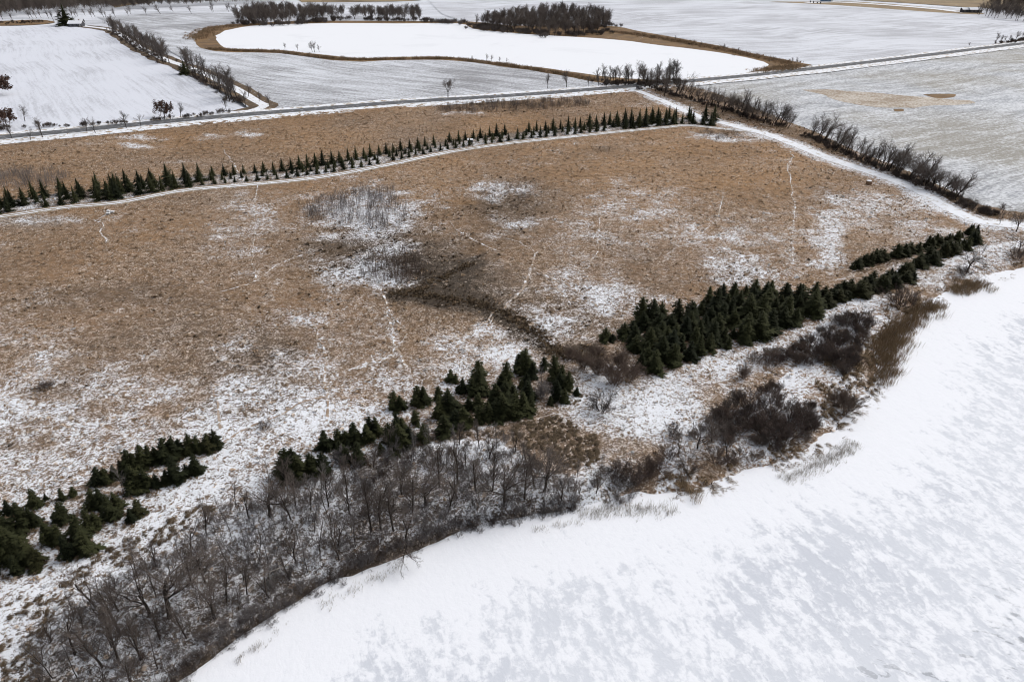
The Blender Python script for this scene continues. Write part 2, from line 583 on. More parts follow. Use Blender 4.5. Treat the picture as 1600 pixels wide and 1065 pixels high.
def cover(x, y):
    """snow, dark, orange, grey cover of the grassland"""
    wx = (fbm(x * 0.07, y * 0.07, 61, 4) - 0.5); wy = (fbm(x * 0.07, y * 0.07, 71, 4) - 0.5)
    wf = (fbm(x * 0.35, y * 0.35, 65, 3) - 0.5)
    px, py = proj(x, y)
    k = px_per_m(py)
    px = px + wx * 9 * k + wf * 4 * k; py = py + wy * 5 * k + wf * 2 * k
    big = fbm(x * 0.03, y * 0.03, 81, 3) - 0.5

    def blob(cx, cy, rx, ry, v=1.0):
        return v * np.exp(-(((px - cx) / rx) ** 2 + ((py - cy) / ry) ** 2) ** 1.3)

    def line(P, w, v=1.0):
        d, _ = dist_line(px, py, P)
        return v * np.exp(-(d / w) ** 2)

    snow = 0.25 + 0.24 * sstep(py, 460, 680) * sstep(px, 800, 450) + 0.25 * big
    snow = snow - 0.10 * sstep(px, 450, 250) * sstep(py, 600, 380)
    upper = py < np.interp(px, [p[0] for p in LANE_PX], [p[1] for p in LANE_PX]) - 14
    snow = np.where(upper, 0.08 + 0.2 * big, snow)
    snow = np.where((~upper) & (py < 300), snow - 0.06, snow)
    # pale frosted swells
    snow += blob(380, 350, 60, 55, 0.22) + blob(1000, 345, 120, 60, 0.17) + blob(560, 285, 90, 22, 0.15) + blob(480, 490, 50, 18, 0.18)
    snow += blob(1400, 330, 130, 60, 0.22) + blob(1180, 380, 90, 50, 0.10) + blob(700, 560, 240, 50, 0.06)
    # the two frozen potholes and other open snow
    for b in [(545, 330, 75, 22, .62), (600, 335, 60, 30, .3), (565, 370, 70, 16, .5), (610, 412, 52, 20, .6), (540, 425, 60, 22, .4), (600, 445, 40, 16, .4),
              (790, 298, 60, 14, .45), (800, 352, 40, 16, .45), (760, 292, 25, 8, .3), (925, 455, 55, 22, .55), (985, 480, 60, 20, .45), (885, 430, 30, 12, .3),
              (1300, 365, 22, 40, .55), (1310, 395, 14, 22, .4), (1110, 425, 50, 22, .32), (1170, 420, 40, 16, .3), (860, 500, 60, 25, .30),
              (40, 345, 70, 12, .40), (90, 350, 60, 8, .25), (1130, 212, 45, 6, .5), (1010, 160, 40, 6, .3), (45, 468, 35, 8, .4), (20, 625, 22, 9, .5),
              (80, 570, 20, 8, .3), (350, 540, 25, 12, .4), (345, 640, 40, 40, .35), (280, 680, 50, 20, .3), (450, 640, 60, 25, .3), (790, 540, 90, 30, .35),
              (215, 215, 40, 3.5, .55), (210, 228, 26, 3, .6), (330, 215, 30, 5, .4), (280, 250, 40, 5, .35), (385, 208, 20, 6, .5), (150, 223, 60, 3, .3), (720, 178, 40, 3, .5),
              (880, 155, 45, 4, .3), (1080, 170, 30, 3, .2), (50, 285, 70, 14, .30)]:
        snow += blob(b[0], b[1], b[2] * 1.15, b[3] * 1.25, b[4] * (0.50 if b[1] > 262 else 0.85))
    # open snow along the windbreak and above the shore
    wb = [(-100, 960), (0, 900), (120, 850), (240, 790), (330, 740), (430, 690), (520, 665), (620, 625), (720, 590), (800, 570), (870, 560)]
    snow += line(wb, 36, 0.13)
    lo = [(-100, 1100), (0, 985), (120, 900), (260, 830), (400, 755), (500, 735), (620, 690), (740, 670), (850, 650), (950, 640), (1010, 640), (1080, 600), (1200, 545), (1300, 500), (1400, 450), (1480, 430), (1570, 400)]
    snow += line(lo, 40, 0.20)
    snow += blob(1000, 650, 110, 42, .42) + blob(920, 610, 50, 30, .2) + blob(1130, 590, 60, 30, .25) + blob(1540, 405, 50, 30, .35) + blob(1450, 420, 40, 15, .3) + blob(30, 1000, 90, 60, .3)
    snow -= blob(870, 690, 70, 28, .16) + blob(820, 665, 50, 14, .10)
    snow += blob(950, 720, 70, 30, .30)
    shd = look(G_SHORE, x, y); shs = np.sign(shd); shd = np.abs(shd)
    marsh = sstep(px, 1010, 1080) * (shs > 0) * sstep(shd, 22, 10)
    snow = np.where(marsh > 0.5, 0.50 + 0.8 * (fbm(x * 0.09, y * 0.09, 91, 3) - 0.5) + 0.3 * sstep(shd, 9, 20), snow)
    snow -= 0.25 * np.exp(-((shd - 2.0) / 2.5) ** 2) * (shs > 0) * sstep(px, 1180, 1290)
    # hedge bottoms on both sides of the track
    trd = look(G_TRACK, x, y); trs = np.sign(trd); trd = np.abs(trd)
    hedge = (trs > 0) & (trd > 4.2)
    snow = np.where(hedge, 0.22 + 0.5 * big, snow)
    snow += 0.40 * np.exp(-((trd - 3.5) / 2.5) ** 2)
    lnd = look(G_LANE, x, y)
    rowsz = sstep(lnd, 2, 3.5) * sstep(lnd, 18, 14.5) * (px < 1120)
    snow += 0.30 * rowsz
    # animal trails trodden through the grass
    qx, qy = proj(x, y)

    def trail(P, w=0.32, v=0.45):
        d, _ = dist_line(x + (vnoise(x * 0.4, y * 0.4, 3) - .5) * 1.5, y, atn(P)[:, :2])
        return v * 0.25 * np.exp(-(d / (w * 1.6)) ** 2)

    for P in TRAILS:
        snow += trail(P[0], P[1], P[2])
    dark = blob(600, 395, 120, 65, .75) + blob(560, 350, 90, 30, .2) + blob(800, 318, 80, 45, .60) + blob(690, 425, 80, 32, .55) + blob(880, 490, 90, 45, .50) + blob(760, 380, 60, 30, .25)
    ch = [(600, 462), (650, 458), (700, 466), (760, 478), (805, 498), (850, 532), (875, 552), (940, 560)]
    dark += line(ch, 15, 1.0) + line([(640, 455), (690, 432), (740, 408)], 8, .6) + blob(740, 450, 70, 24, .45) + blob(520, 410, 70, 40, .25)
    dark += blob(90, 605, 60, 14, .35) + blob(320, 600, 70, 40, .12) + blob(280, 460, 120, 18, .2) + blob(390, 560, 70, 30, .45) + blob(420, 620, 80, 40, .35) + blob(330, 650, 60, 30, .25) + blob(130, 470, 140, 25, .3) + blob(1290, 310, 40, 18, .2) + blob(1130, 440, 70, 24, .45)
    dark += blob(1130, 207, 40, 6, .5) + blob(950, 235, 20, 6, .35) + blob(780, 165, 110, 7, .5) + blob(40, 262, 90, 8, .25)
    orange = np.where(upper, 0.55 + 0.9 * big, 0.14 + 0.50 * sstep(py, 480, 250) + 0.5 * big)
    orange += blob(1170, 260, 170, 55, .28) + blob(740, 393, 18, 8, .7) + blob(858, 488, 14, 6, .9) + blob(720, 316, 20, 6, .6) + blob(70, 865, 70, 18, .4) + blob(360, 470, 80, 40, .2)
    snow -= line(ch, 15, .30) + blob(690, 430, 60, 25, .12)
    grey = blob(40, 350, 80, 14, .8) + blob(350, 330, 80, 80, .22) + sstep(py, 450, 700) * 0.30
    orange = orange * (1 - rowsz)
    grey = np.maximum(grey, rowsz * 0.6)
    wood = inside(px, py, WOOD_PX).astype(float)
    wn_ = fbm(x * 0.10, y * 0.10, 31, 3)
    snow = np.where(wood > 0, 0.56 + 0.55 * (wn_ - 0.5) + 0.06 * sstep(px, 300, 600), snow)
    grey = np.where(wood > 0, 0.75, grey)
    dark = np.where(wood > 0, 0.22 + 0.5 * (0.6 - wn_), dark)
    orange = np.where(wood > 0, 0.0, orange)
    orange = np.where(marsh > 0.5, 0.40, orange)
    dark = np.where(hedge, 0.45, dark)
    bank = np.exp(-((np.where(shs > 0, shd, -shd) - 0.15) / 0.55) ** 2) * sstep(px, 1000, 930)
    dark = np.maximum(dark, bank * 0.95)
    snow -= bank * 0.6
    # blotchy at the scale of a few metres, never a clean sheet of white
    mod = fbm(x * 0.20, y * 0.20, 111, 4) - 0.5
    s0 = np.clip(snow, 0, 0.7)
    snow = snow + mod * (0.34 + 0.50 * s0) * np.where(wood > 0, 0.7, 1.0)
    dark = dark + 0.35 * np.clip(fbm(x * 0.06, y * 0.06, 121, 4) - 0.52, 0, 1) * (1 - wood) * 2 * (1 - 0.6 * upper)
    orange = orange + 0.7 * (fbm(x * 0.045, y * 0.045, 131, 4) - 0.5) * (1 - wood)
    snow = np.where(snow > 0.55, 0.55 + (snow - 0.55) * 0.55, snow)
    C = np.stack([snow, dark, orange, grey], -1)
    return np.clip(C, 0, 1)


TRAILS = [([(330, 460), (395, 440), (430, 415), (470, 398)], .3, .25), ([(640, 520), (600, 560), (560, 575)], .3, .25), ([(930, 480), (905, 455), (880, 440), (840, 428)], .3, .35), ([(840, 398), (815, 380), (790, 372)], .3, .3), ([(1130, 300), (1120, 340), (1090, 370), (1040, 400)], .3, .2), ([(700, 345), (735, 372), (780, 392)], .3, .2),
          ([(330, 705), (400, 660), (450, 640), (520, 612)], .3, .35),
          ([(836, 395), (832, 420), (815, 452), (790, 480), (770, 490), (752, 512), (718, 534), (690, 545)], .40, .55),
          ([(835, 420), (862, 436), (885, 465), (900, 485)], .35, .3),
          ([(600, 458), (606, 475), (607, 495), (614, 515), (620, 545), (628, 575)], .38, .55),
          ([(608, 480), (620, 500), (640, 515)], .3, .3),
          ([(470, 498), (490, 512), (503, 532), (505, 565), (506, 600), (508, 655)], .36, .5),
          ([(485, 575), (495, 590), (506, 602), (530, 585), (560, 572), (600, 560)], .35, .35),
          ([(1240, 292), (1241, 330), (1238, 370), (1238, 412)], .42, .35),
          ([(1215, 225), (1238, 240), (1232, 262), (1240, 292)], .45, .35),
          ([(400, 290), (398, 350), (395, 400), (399, 440)], .5, .2),
          ([(330, 530), (345, 560), (372, 568), (400, 575)], .5, .45),
          ([(335, 600), (338, 640), (343, 680)], .5, .45), ([(400, 660), (350, 690), (330, 705)], .5, .4),
          ([(700, 600), (770, 575), (800, 560)], .4, .3),
          ([(350, 235), (368, 262), (383, 290)], .55, .45),
          ([(150, 342), (162, 360), (165, 378)], .4, .35), ([(166, 322), (165, 332), (155, 343)], .45, .5),
          ([(940, 330), (935, 370), (930, 400), (905, 430)], .4, .15),
          ([(1290, 440), (1330, 430), (1345, 405)], .4, .4), ([(1270, 440), (1275, 452)], .4, .4),
          ([(770, 495), (765, 520), (768, 535)], .35, .3)]


COVER = []
PSTEP = 0.65


def cover_at(x, y):
    ix = np.clip(np.round((x + 255) / PSTEP).astype(int), 0, COVER[0].shape[1] - 1); iy = np.clip(np.round((y - 36) / PSTEP).astype(int), 0, COVER[0].shape[0] - 1)
    return np.stack([G[iy, ix] for G in COVER], -1)


def build_prairie():
    step = PSTEP
    xs = np.arange(-255, 345, step); ys = np.arange(36, 490, step)
    X, Y = np.meshgrid(xs, ys)
    nx, ny = len(xs), len(ys)
    top = atn(PRAIRIE_PX)[:, :2]
    poly = np.vstack([top, [[345, top[-1][1]], [345, 36], [-255, 36], [-255, top[0][1]]]])
    sd = look(G_SHORE, X.ravel(), Y.ravel())
    keep = inside(X.ravel(), Y.ravel(), poly) & (sd > -6.0)
    ids = np.arange(nx * ny).reshape(ny, nx)
    Q = np.stack([ids[:-1, :-1], ids[:-1, 1:], ids[1:, 1:], ids[1:, :-1]], -1).reshape(-1, 4)
    Q = Q[keep[Q].all(1)]
    used = np.unique(Q)
    remap = np.full(nx * ny, -1); remap[used] = np.arange(len(used))
    x, y = X.ravel()[used], Y.ravel()[used]
    z = hgt(x, y)
    me = mesh_from('prairie', np.column_stack([x, y, z]), remap[Q], smooth=True)
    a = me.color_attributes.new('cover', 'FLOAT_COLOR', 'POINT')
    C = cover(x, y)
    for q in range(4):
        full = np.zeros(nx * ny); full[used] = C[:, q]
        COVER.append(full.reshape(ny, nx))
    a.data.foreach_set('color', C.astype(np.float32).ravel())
    return link('prairie_ground', me, M_PRAIRIE, kind='structure')


prairie = build_prairie()


def build_lake():
    step = 2.0
    xs = np.arange(-150, 420, step); ys = np.arange(-60, 300, step)
    X, Y = np.meshgrid(xs, ys)
    nx, ny = len(xs), len(ys)
    sd, ss = dist_line(X.ravel(), Y.ravel(), SHORE)
    keep = (ss < 0) | (sd < 9)
    ids = np.arange(nx * ny).reshape(ny, nx)
    Q = np.stack([ids[:-1, :-1], ids[:-1, 1:], ids[1:, 1:], ids[1:, :-1]], -1).reshape(-1, 4)
    Q = Q[keep[Q].all(1)]
    used = np.unique(Q); remap = np.full(nx * ny, -1); remap[used] = np.arange(len(used))
    x, y = X.ravel()[used], Y.ravel()[used]
    d = np.where(ss[used] < 0, sd[used], 0)
    px, py = proj(x, np.maximum(y, 30))
    fade = sstep(d + (fbm(x * .06, y * .06, 77, 3) - .5) * 14, 1, 17)
    hole = sstep(px, 1000, 1350) * sstep(d, 20, 50)
    C = np.stack([fade, px * 0, hole, px * 0 + 1], -1)
    me = mesh_from('lake', np.column_stack([x, y, np.full(len(x), LAKE_Z)]), remap[Q], smooth=True)
    a = me.color_attributes.new('ice', 'FLOAT_COLOR', 'POINT')
    a.data.foreach_set('color', C.astype(np.float32).ravel())
    return link('frozen_lake', me, M_LAKE, kind='structure')


lake = build_lake()


def dir_of(p, q):
    a, b = at(*p), at(*q)
    return math.atan2(b[1] - a[1], b[0] - a[0])


# far ground: one sheet to the horizon, then the fields, each with its own furrows
M_FAR = make_field_mat('far_snowy_fields', -dir_of((1000, 60), (1500, 40)), (0.70, 0.72, 0.77), (0.40, 0.41, 0.44), cover=0.62, rowscale=0.35, bend=60, patch=0.35, stretch=0.06)
V = np.array([(-9000, -3000, -1.6), (9000, -3000, -1.6), (9000, 330, -1.6), (-9000, 330, -1.6), (9000, 500, -.38), (-9000, 500, -.38), (9000, 15000, -.38), (-9000, 15000, -.38)])
link('ground', mesh_from('ground', V, [[0, 1, 2, 3], [3, 2, 4, 5], [5, 4, 6, 7]]), M_FAR, kind='structure')

M_F1 = make_field_mat('left_field', -dir_of((75, 60), (135, 110)), (0.67, 0.69, 0.75), (0.45, 0.46, 0.50), cover=0.74, rowscale=0.45, bend=14, patch=0.40, clodw=.38)
M_F2 = make_field_mat('ploughed_field', -dir_of((430, 120), (640, 152)), (0.66, 0.68, 0.725), (0.25, 0.25, 0.26), cover=0.58, rowscale=0.75, bend=18, patch=0.25, clodw=.40)
M_F3 = make_field_mat('hill_field', -dir_of((1150, 62), (1450, 45)), (0.67, 0.69, 0.74), (0.42, 0.425, 0.455), cover=0.60, rowscale=0.22, bend=50, patch=0.35, stretch=0.12)
M_F4 = make_field_mat('stubble_field', -dir_of((1350, 260), (1570, 215)), (0.66, 0.675, 0.70), (0.30, 0.285, 0.255), cover=0.52, rowscale=0.9, bend=22, patch=0.22, clodw=.48, stretch=.12, tint=(0.29, 0.305, 0.335))

sheet('field', [(-500, 275), (-420, 30), (-100, 38), (0, 41), (85, 40), (160, 45), (185, 62), (250, 95), (350, 155), (392, 173), (300, 182), (200, 193), (100, 203), (0, 212), (-150, 228)], 0.0, M_F1, n=1, kind='structure')
sheet('field', [(150, 26), (250, 21), (385, 21), (372, 36), (340, 62), (350, 80), (430, 82), (500, 92), (570, 95), (700, 93), (800, 105), (930, 124), (1010, 128), (925, 140), (800, 150), (600, 163), (440, 176), (392, 173), (330, 115), (250, 72)], 0.004, M_F2, n=1, kind='structure')
sheet('field', [(660, -8), (900, -14), (1200, -12), (1400, 8), (1600, 18), (1900, 14), (1950, 26), (1600, 68), (1400, 93), (1300, 104), (1200, 114), (1100, 100), (950, 60), (740, 40), (690, 22)], 0.0, M_F3, n=1, kind='structure')
sheet('field', [(1040, 132), (1200, 116), (1300, 105), (1400, 94), (1600, 70), (1950, 30), (2300, 120), (2300, 420), (1850, 380), (1650, 345), (1560, 330), (1400, 262), (1232, 190), (1120, 150)], -0.25, M_F4, n=1, kind='structure')

# frozen pond beyond the road, its reed margin, dry slopes
sheet('reed_margin', [(304, 66), (305, 56), (318, 46), (345, 40), (380, 37), (470, 33), (600, 33), (735, 34), (800, 40), (940, 40), (990, 47), (1060, 60), (1120, 71), (1180, 85), (1240, 96), (1272, 103),
                      (1230, 111), (1190, 116), (1100, 124), (1000, 132), (940, 130), (880, 119), (800, 106), (740, 98), (690, 94), (620, 94), (565, 96), (520, 94), (480, 88), (430, 83.5), (370, 82), (325, 78)], 0.02, M_REEDGROUND, 6, kind='structure')
sheet('pond', [(337, 62), (342, 53), (360, 46), (392, 41), (440, 38), (520, 36.5), (620, 37), (715, 37), (740, 45), (800, 52), (880, 57), (960, 62), (1040, 72), (1100, 79), (1150, 87), (1188, 95), (1202, 101), (1190, 108),
               (1165, 114), (1120, 121), (1050, 125), (960, 121), (900, 113), (850, 106), (800, 101), (740, 93), (690, 89), (620, 89), (560, 91), (500, 85), (440, 79), (380, 77.5), (350, 74)], 0.05, M_SNOWCLEAN, 5, kind='structure')
sheet('grass_slope', [(1285, 3), (1330, 3), (1400, 7), (1500, 17), (1540, 22), (1500, 22), (1400, 15), (1300, 8), (1200, 3)], 0.03, M_BROWNFIELD, 8, kind='structure')
sheet('grass_slope', [(1080, -3), (1200, -4), (1290, -2), (1400, 4), (1540, 13), (1660, 18), (1640, -8), (1500, -14), (1200, -14), (1080, -10)], 0.035, M_BROWNFIELD, 8, kind='structure')
sheet('grass_slope', [(470, 4), (560, 3), (640, 2), (670, -3), (650, -8), (540, -10), (470, -4)], 0.03, M_BROWNFIELD, 8, kind='structure')
sheet('grass_slope', [(0, 41), (50, 39), (86, 35), (60, 31), (0, 33), (-120, 34), (-120, 41)], 0.03, M_REEDGROUND, 6, kind='structure')
sheet('grass_slope', [(178, 12), (230, 4), (260, 0), (300, -4), (210, -6), (170, 0)], 0.03, M_BROWNFIELD, 6, kind='structure')
M_HOLLOW = make_field_mat('wet_hollow', -dir_of((1280, 143), (1400, 158)), (0.62, 0.58, 0.53), (0.21, 0.155, 0.105), cover=0.42, rowscale=1.1, bend=10, patch=0.55, clodw=.50, stretch=.25, tint=(0.33, 0.26, 0.19))
sheet('wet_hollow', [(1258, 139), (1300, 139), (1350, 143), (1400, 147), (1440, 149), (1480, 153), (1510, 156), (1490, 162), (1460, 165), (1400, 168), (1365, 167), (1320, 159), (1285, 149)], -0.21, M_HOLLOW, 14, kind='structure')
sheet('reed_patch', [(1442, 147), (1465, 146), (1492, 147), (1490, 151), (1470, 153), (1455, 151)], -0.17, M_REEDGROUND, 1, kind='structure')
sheet('reed_patch', [(1396, 170), (1410, 169.5), (1412, 173), (1399, 173.5)], -0.17, M_REEDGROUND, 0, kind='structure')
sheet('reed_patch', [(1555, 69), (1580, 64), (1610, 60), (1640, 55), (1660, 57), (1600, 67), (1570, 71)], 0.03, M_REEDGROUND, 3, kind='structure')

# roads
ribbon('road_verge', ROAD, -14, 9.5, 0.09, M_VERGE, 3.0, kind='structure')
ribbon('road', ROAD, -4.1, 4.1, 0.16, M_ROAD, 0.8, kind='structure')
far_road = smooth_line(atn([(1260, 4.5), (1300, 3.5), (1340, 5), (1400, 9), (1460, 14), (1500, 18.5)])[:, :2], 3)
ribbon('snowy_driveway', far_road, -6, 6, 0.06, M_SNOW, 2, kind='structure')
left_lane = smooth_line(atn([(385, 176), (412, 166), (400, 158), (370, 140), (330, 120), (290, 104), (255, 92), (215, 72), (190, 55), (170, 46), (130, 41)])[:, :2], 3)
ribbon('farm_lane_verge', left_lane, -7, 8, 0.03, M_HEDGEGROUND, 4, kind='structure')
ribbon('farm_lane', left_lane, -2.6, 2.6, 0.07, M_SNOW, 1.2, kind='structure')
ribbon('snowy_track', TRACK, -2.4, 2.2, 0.05, M_SNOW, 1.4, hgt, kind='structure')
ribbon('grass_lane', LANE, -2.3, 2.3, 0.04, make_strip_mat('lane_grass', (0.30, 0.24, 0.17), (0.24, 0.18, 0.12), 0.45, 0.8), 0.8, hgt, kind='structure')
ribbon('wheel_rut', LANE, 0.45, 1.25, 0.08, M_SNOW, 0.4, hgt, kind='structure')
ribbon('wheel_rut', LANE, -1.25, -0.45, 0.08, M_SNOW, 0.4, hgt, kind='structure')

M_TRAIL = make_strip_mat('trodden_trail', (0.40, 0.32, 0.25), (0.28, 0.20, 0.14), 0.62, 0.9)
for P, w, v in TRAILS:
    L_ = smooth_line(atn(P)[:, :2], 5)
    sarc = np.arange(len(L_))
    L_ = L_ + np.stack([vnoise(L_[:, 0] * .25, L_[:, 1] * .25, 5) - .5, vnoise(L_[:, 0] * .25, L_[:, 1] * .25, 6) - .5], 1) * 1.6
    hw = 0.10 + 0.22 * v
    ribbon('animal_trail', L_, -hw, hw, 0.07, M_TRAIL, 0.35, hgt, step=0.7, kind='structure')

# ------------------------------------------------------------------ plant meshes
def tubes(segs, sides=3):
    """tapered tubes from (p0, p1, r0, r1) rows"""
    S = np.asarray(segs, float)
    p0, p1, r0, r1 = S[:, 0:3], S[:, 3:6], S[:, 6], S[:, 7]
    d = p1 - p0
    d /= np.linalg.norm(d, axis=1)[:, None] + 1e-9
    ref = np.where(np.abs(d[:, 2:3]) < 0.9, np.array([[0, 0, 1.0]]), np.array([[1.0, 0, 0]]))
    a = np.cross(d, ref); a /= np.linalg.norm(a, axis=1)[:, None] + 1e-9
    b = np.cross(d, a)
    th = np.arange(sides) * 2 * math.pi / sides
    ring = a[:, None, :] * np.cos(th)[None, :, None] + b[:, None, :] * np.sin(th)[None, :, None]
    V = np.concatenate([p0[:, None, :] + ring * r0[:, None, None], p1[:, None, :] + ring * r1[:, None, None]], 1).reshape(-1, 3)
    n = len(S)
    base = (np.arange(n) * 2 * sides)[:, None, None]
    i = np.arange(sides); j = (i + 1) % sides
    F = base + np.stack([i, j, j + sides, i + sides], -1)[None]
    return V, F.reshape(-1, 4)


def unit(v):
    return v / (np.linalg.norm(v) + 1e-9)


def grow(out, p, d, L, r, lev, top, g, spec):
    """recursive limb; spec[lev] = (segments, wobble, uplift, children, angle, ratio, first child position)"""
    nseg, wob, up, kids, ang, ratio, first = spec[lev]
    rend = max(r * (0.45 if lev else 0.5), spec['rmin'])
    pts = [p]
    for i in range(nseg):
        d = unit(d + g.normal(0, wob, 3) + np.array((0, 0, up)))
        q = p + d * (L / nseg)
        ra = r + (rend - r) * i / nseg
        rb = r + (rend - r) * (i + 1) / nseg
        out[lev].append(np.concatenate([p, q, [ra, rb]]))
        p = q
        pts.append((p, d, rb))
    if lev >= top:
        return
    for k in range(kids):
        t = first + (1 - first) * (k + g.uniform(0, 1)) / kids
        f = min(t * nseg, nseg - 1e-3)
        i = int(f)
        a = pts[i] if i == 0 else pts[i][0]
        b, dd, rr = pts[i + 1]
        pos = a + (b - a) * (f - i)
        side = unit(np.cross(dd, g.normal(0, 1, 3)))
        th = ang * g.uniform(0.7, 1.25)
        nd = unit(dd * math.cos(th) + side * math.sin(th))
        grow(out, pos, nd, L * ratio * g.uniform(0.75, 1.2) * (1.15 - 0.45 * t), max(rr * 0.62, spec['rmin']), lev + 1, top, g, spec)


def bare_tree(seed, h, style):
    g = np.random.default_rng(seed)
    out = {k: [] for k in range(6)}
    if style == 'oak':
        spec = {0: (4, .10, .05, 8, 0.85, 1.5, .45), 1: (5, .20, .05, 7, 0.75, .52, .2), 2: (4, .22, .05, 6, .7, .55, .15), 3: (2, .25, .04, 3, .6, .55, .1), 4: (1, .2, .03, 0, 0, 0, 0), 'rmin': .0085}
        grow(out, np.zeros(3), np.array((0, 0, 1.0)), h * .36, h * .022, 0, 4, g, spec)
    elif style == 'vase':
        spec = {0: (3, .06, .05, 9, 0.55, 1.75, .6), 1: (5, .10, .06, 7, 0.5, .5, .3), 2: (3, .16, .03, 7, .6, .5, .15), 3: (2, .2, .0, 5, .6, .5, .1), 4: (1, .2, .0, 0, 0, 0, 0), 'rmin': .013}
        grow(out, np.zeros(3), np.array((0, 0, 1.0)), h * .30, h * .022, 0, 4, g, spec)
    elif style == 'upright':
        spec = {0: (7, .07, .06, 15, 0.65, .42, .25), 1: (4, .15, .12, 6, 0.6, .48, .2), 2: (3, .2, .06, 5, .6, .52, .1), 3: (1, .2, .04, 3, .5, .5, .1), 4: (1, .2, .0, 0, 0, 0, 0), 'rmin': .008}
        grow(out, np.zeros(3), np.array((0, 0, 1.0)), h * .88, h * .021, 0, 4, g, spec)
    elif style == 'slender':
        spec = {0: (7, .06, .06, 14, 0.55, .30, .35), 1: (3, .15, .14, 5, 0.6, .5, .2), 2: (2, .2, .06, 4, .6, .5, .1), 3: (1, .2, .04, 0, 0, 0, 0), 'rmin': .008}
        grow(out, np.zeros(3), np.array((0, 0, 1.0)), h * .95, h * .011, 0, 3, g, spec)
    elif style == 'forked':
        spec = {0: (5, .12, .05, 5, 0.45, .85, .2), 1: (5, .14, .06, 8, 0.7, .42, .25), 2: (3, .2, .06, 6, .65, .5, .15), 3: (2, .2, .04, 3, .6, .5, .1), 4: (1, .2, .0, 0, 0, 0, 0), 'rmin': .0095}
        grow(out, np.zeros(3), np.array((0, 0, 1.0)), h * .62, h * .020, 0, 4, g, spec)
    elif style == 'far':          # seen from half a kilometre: thicker, fewer twigs
        spec = {0: (5, .07, .06, 12, 0.60, .50, .25), 1: (4, .15, .10, 7, 0.6, .5, .15), 2: (3, .2, .05, 6, .65, .55, .1), 3: (1, .2, .04, 0, 0, 0, 0), 'rmin': .020}
        grow(out, np.zeros(3), np.array((0, 0, 1.0)), h * .75, h * .020, 0, 3, g, spec)
    lim = out[1] if style in ('oak', 'vase', 'forked') else []
    thick = [s for s in lim if s[6] > 0.08]
    thin = [s for s in lim if s[6] <= 0.08]
    tv, tf = tubes(out[0] + thick, 6)
    rest = thin + ([] if lim else out[1])
    fine = [s for k in (2, 3, 4, 5) for s in out[k]]
    av, af = tubes(rest, 4) if rest else (np.zeros((0, 3)), np.zeros((0, 4), int))
    bv, bf = tubes(fine, 3)
    cv, cf = np.vstack([av, bv]), np.vstack([af, bf + len(av)])
    top = max(cv[:, 2].max(), 0.1)
    k = h / top
    return (mesh_from('trunk_mesh', tv * k, tf, True), mesh_from('crown_mesh', cv * k, cf))


def conifer(seed, h, rad, sharp=0.9, dens=1.0):
    """spruce: tapering trunk and whorls of drooping needle sprays"""
    g = np.random.default_rng(seed)
    tv, tf = tubes([np.array((0, 0, 0, 0, 0, h * .5, h * .018, h * .010)), np.array((0, 0, h * .5, 0, 0, h * .97, h * .010, .01))], 5)
    V, F = [], []
    nk = 9
    for i in range(9):                      # dense heart of the crown
        f = i / 8.0
        for b in range(nk):
            th = 2 * math.pi * b / nk + i * .35
            rr = rad * (.50 * max(1 - f, 0) ** sharp * g.uniform(.6, 1.2) + .01)
            V.append(np.array((math.cos(th) * rr, math.sin(th) * rr, h * (.06 + .90 * f))))
    for i in range(8):
        for b in range(nk):
            a_, b_ = i * nk + b, i * nk + (b + 1) % nk
            F += [(a_, b_, b_ + nk), (a_, b_ + nk, a_ + nk)]
    ph = g.uniform(0, 6.28, 4)
    lev = int(24 * dens)
    for i in range(lev):
        f = (i + g.uniform(-.3, .3)) / lev
        z = h * (0.04 + 0.94 * f)
        R = rad * max(1 - f, 0.0) ** sharp * (1 + 0.12 * math.sin(f * 37 + seed)) + 0.05 * rad
        nb = int((6 + 6 * (1 - f)) * dens) + 2
        off = g.uniform(0, 6.28)
        for b in range(nb):
            th = off + b * 2 * math.pi / nb + g.normal(0, .22)
            L = R * g.choice((.5, .75, .9, 1.0, 1.1, 1.4)) * g.uniform(.93, 1.07) * (1 + .22 * math.sin(2 * th + ph[0] + 5 * f) + .16 * math.sin(3 * th + ph[1] - 9 * f))
            zz = z + g.normal(0, h * .018)
            el = 0.42 * f - 0.28 + g.normal(0, .12)
            dv = np.array((math.cos(th) * math.cos(el), math.sin(th) * math.cos(el), math.sin(el)))
            sv = np.array((-math.sin(th), math.cos(th), 0.0))
            p = np.array((0, 0, zz))
            w = L * g.uniform(.10, .17) + 0.02
            droop = np.array((0, 0, -0.14 * L))
            tip = p + dv * L + droop
            a = p + dv * L * .30; m = p + dv * L * .68 + droop * .4
            k = len(V)
            V += [a, m + sv * w + (0, 0, -.05 * L), tip, m - sv * w + (0, 0, -.05 * L), m + (0, 0, .07 * L)]
            F += [(k, k + 1, k + 4), (k + 4, k + 1, k + 2), (k, k + 4, k + 3), (k + 4, k + 2, k + 3)]
            # side sprays
            for t, sd in ((.50, 1), (.50, -1), (.74, 1), (.74, -1), (.9, 1), (.9, -1)):
                q = p + dv * L * t + droop * t * t
                e = unit(dv * g.uniform(.7, 1.0) + sv * sd * g.uniform(.6, 1.1) + np.array((0, 0, g.uniform(-.30, .22))))
                l = L * (1.02 - t) * g.uniform(.55, .95) + .10 * L
                s2 = np.cross(e, (0, 0, 1.0)) * l * .22
                k = len(V)
                V += [q, q + e * l * .55 + s2, q + e * l, q + e * l * .55 - s2]
                F += [(k, k + 1, k + 2), (k, k + 2, k + 3)]
    return (mesh_from('trunk_mesh', tv, tf, True), mesh_from('crown_mesh', np.array(V), np.array(F)))


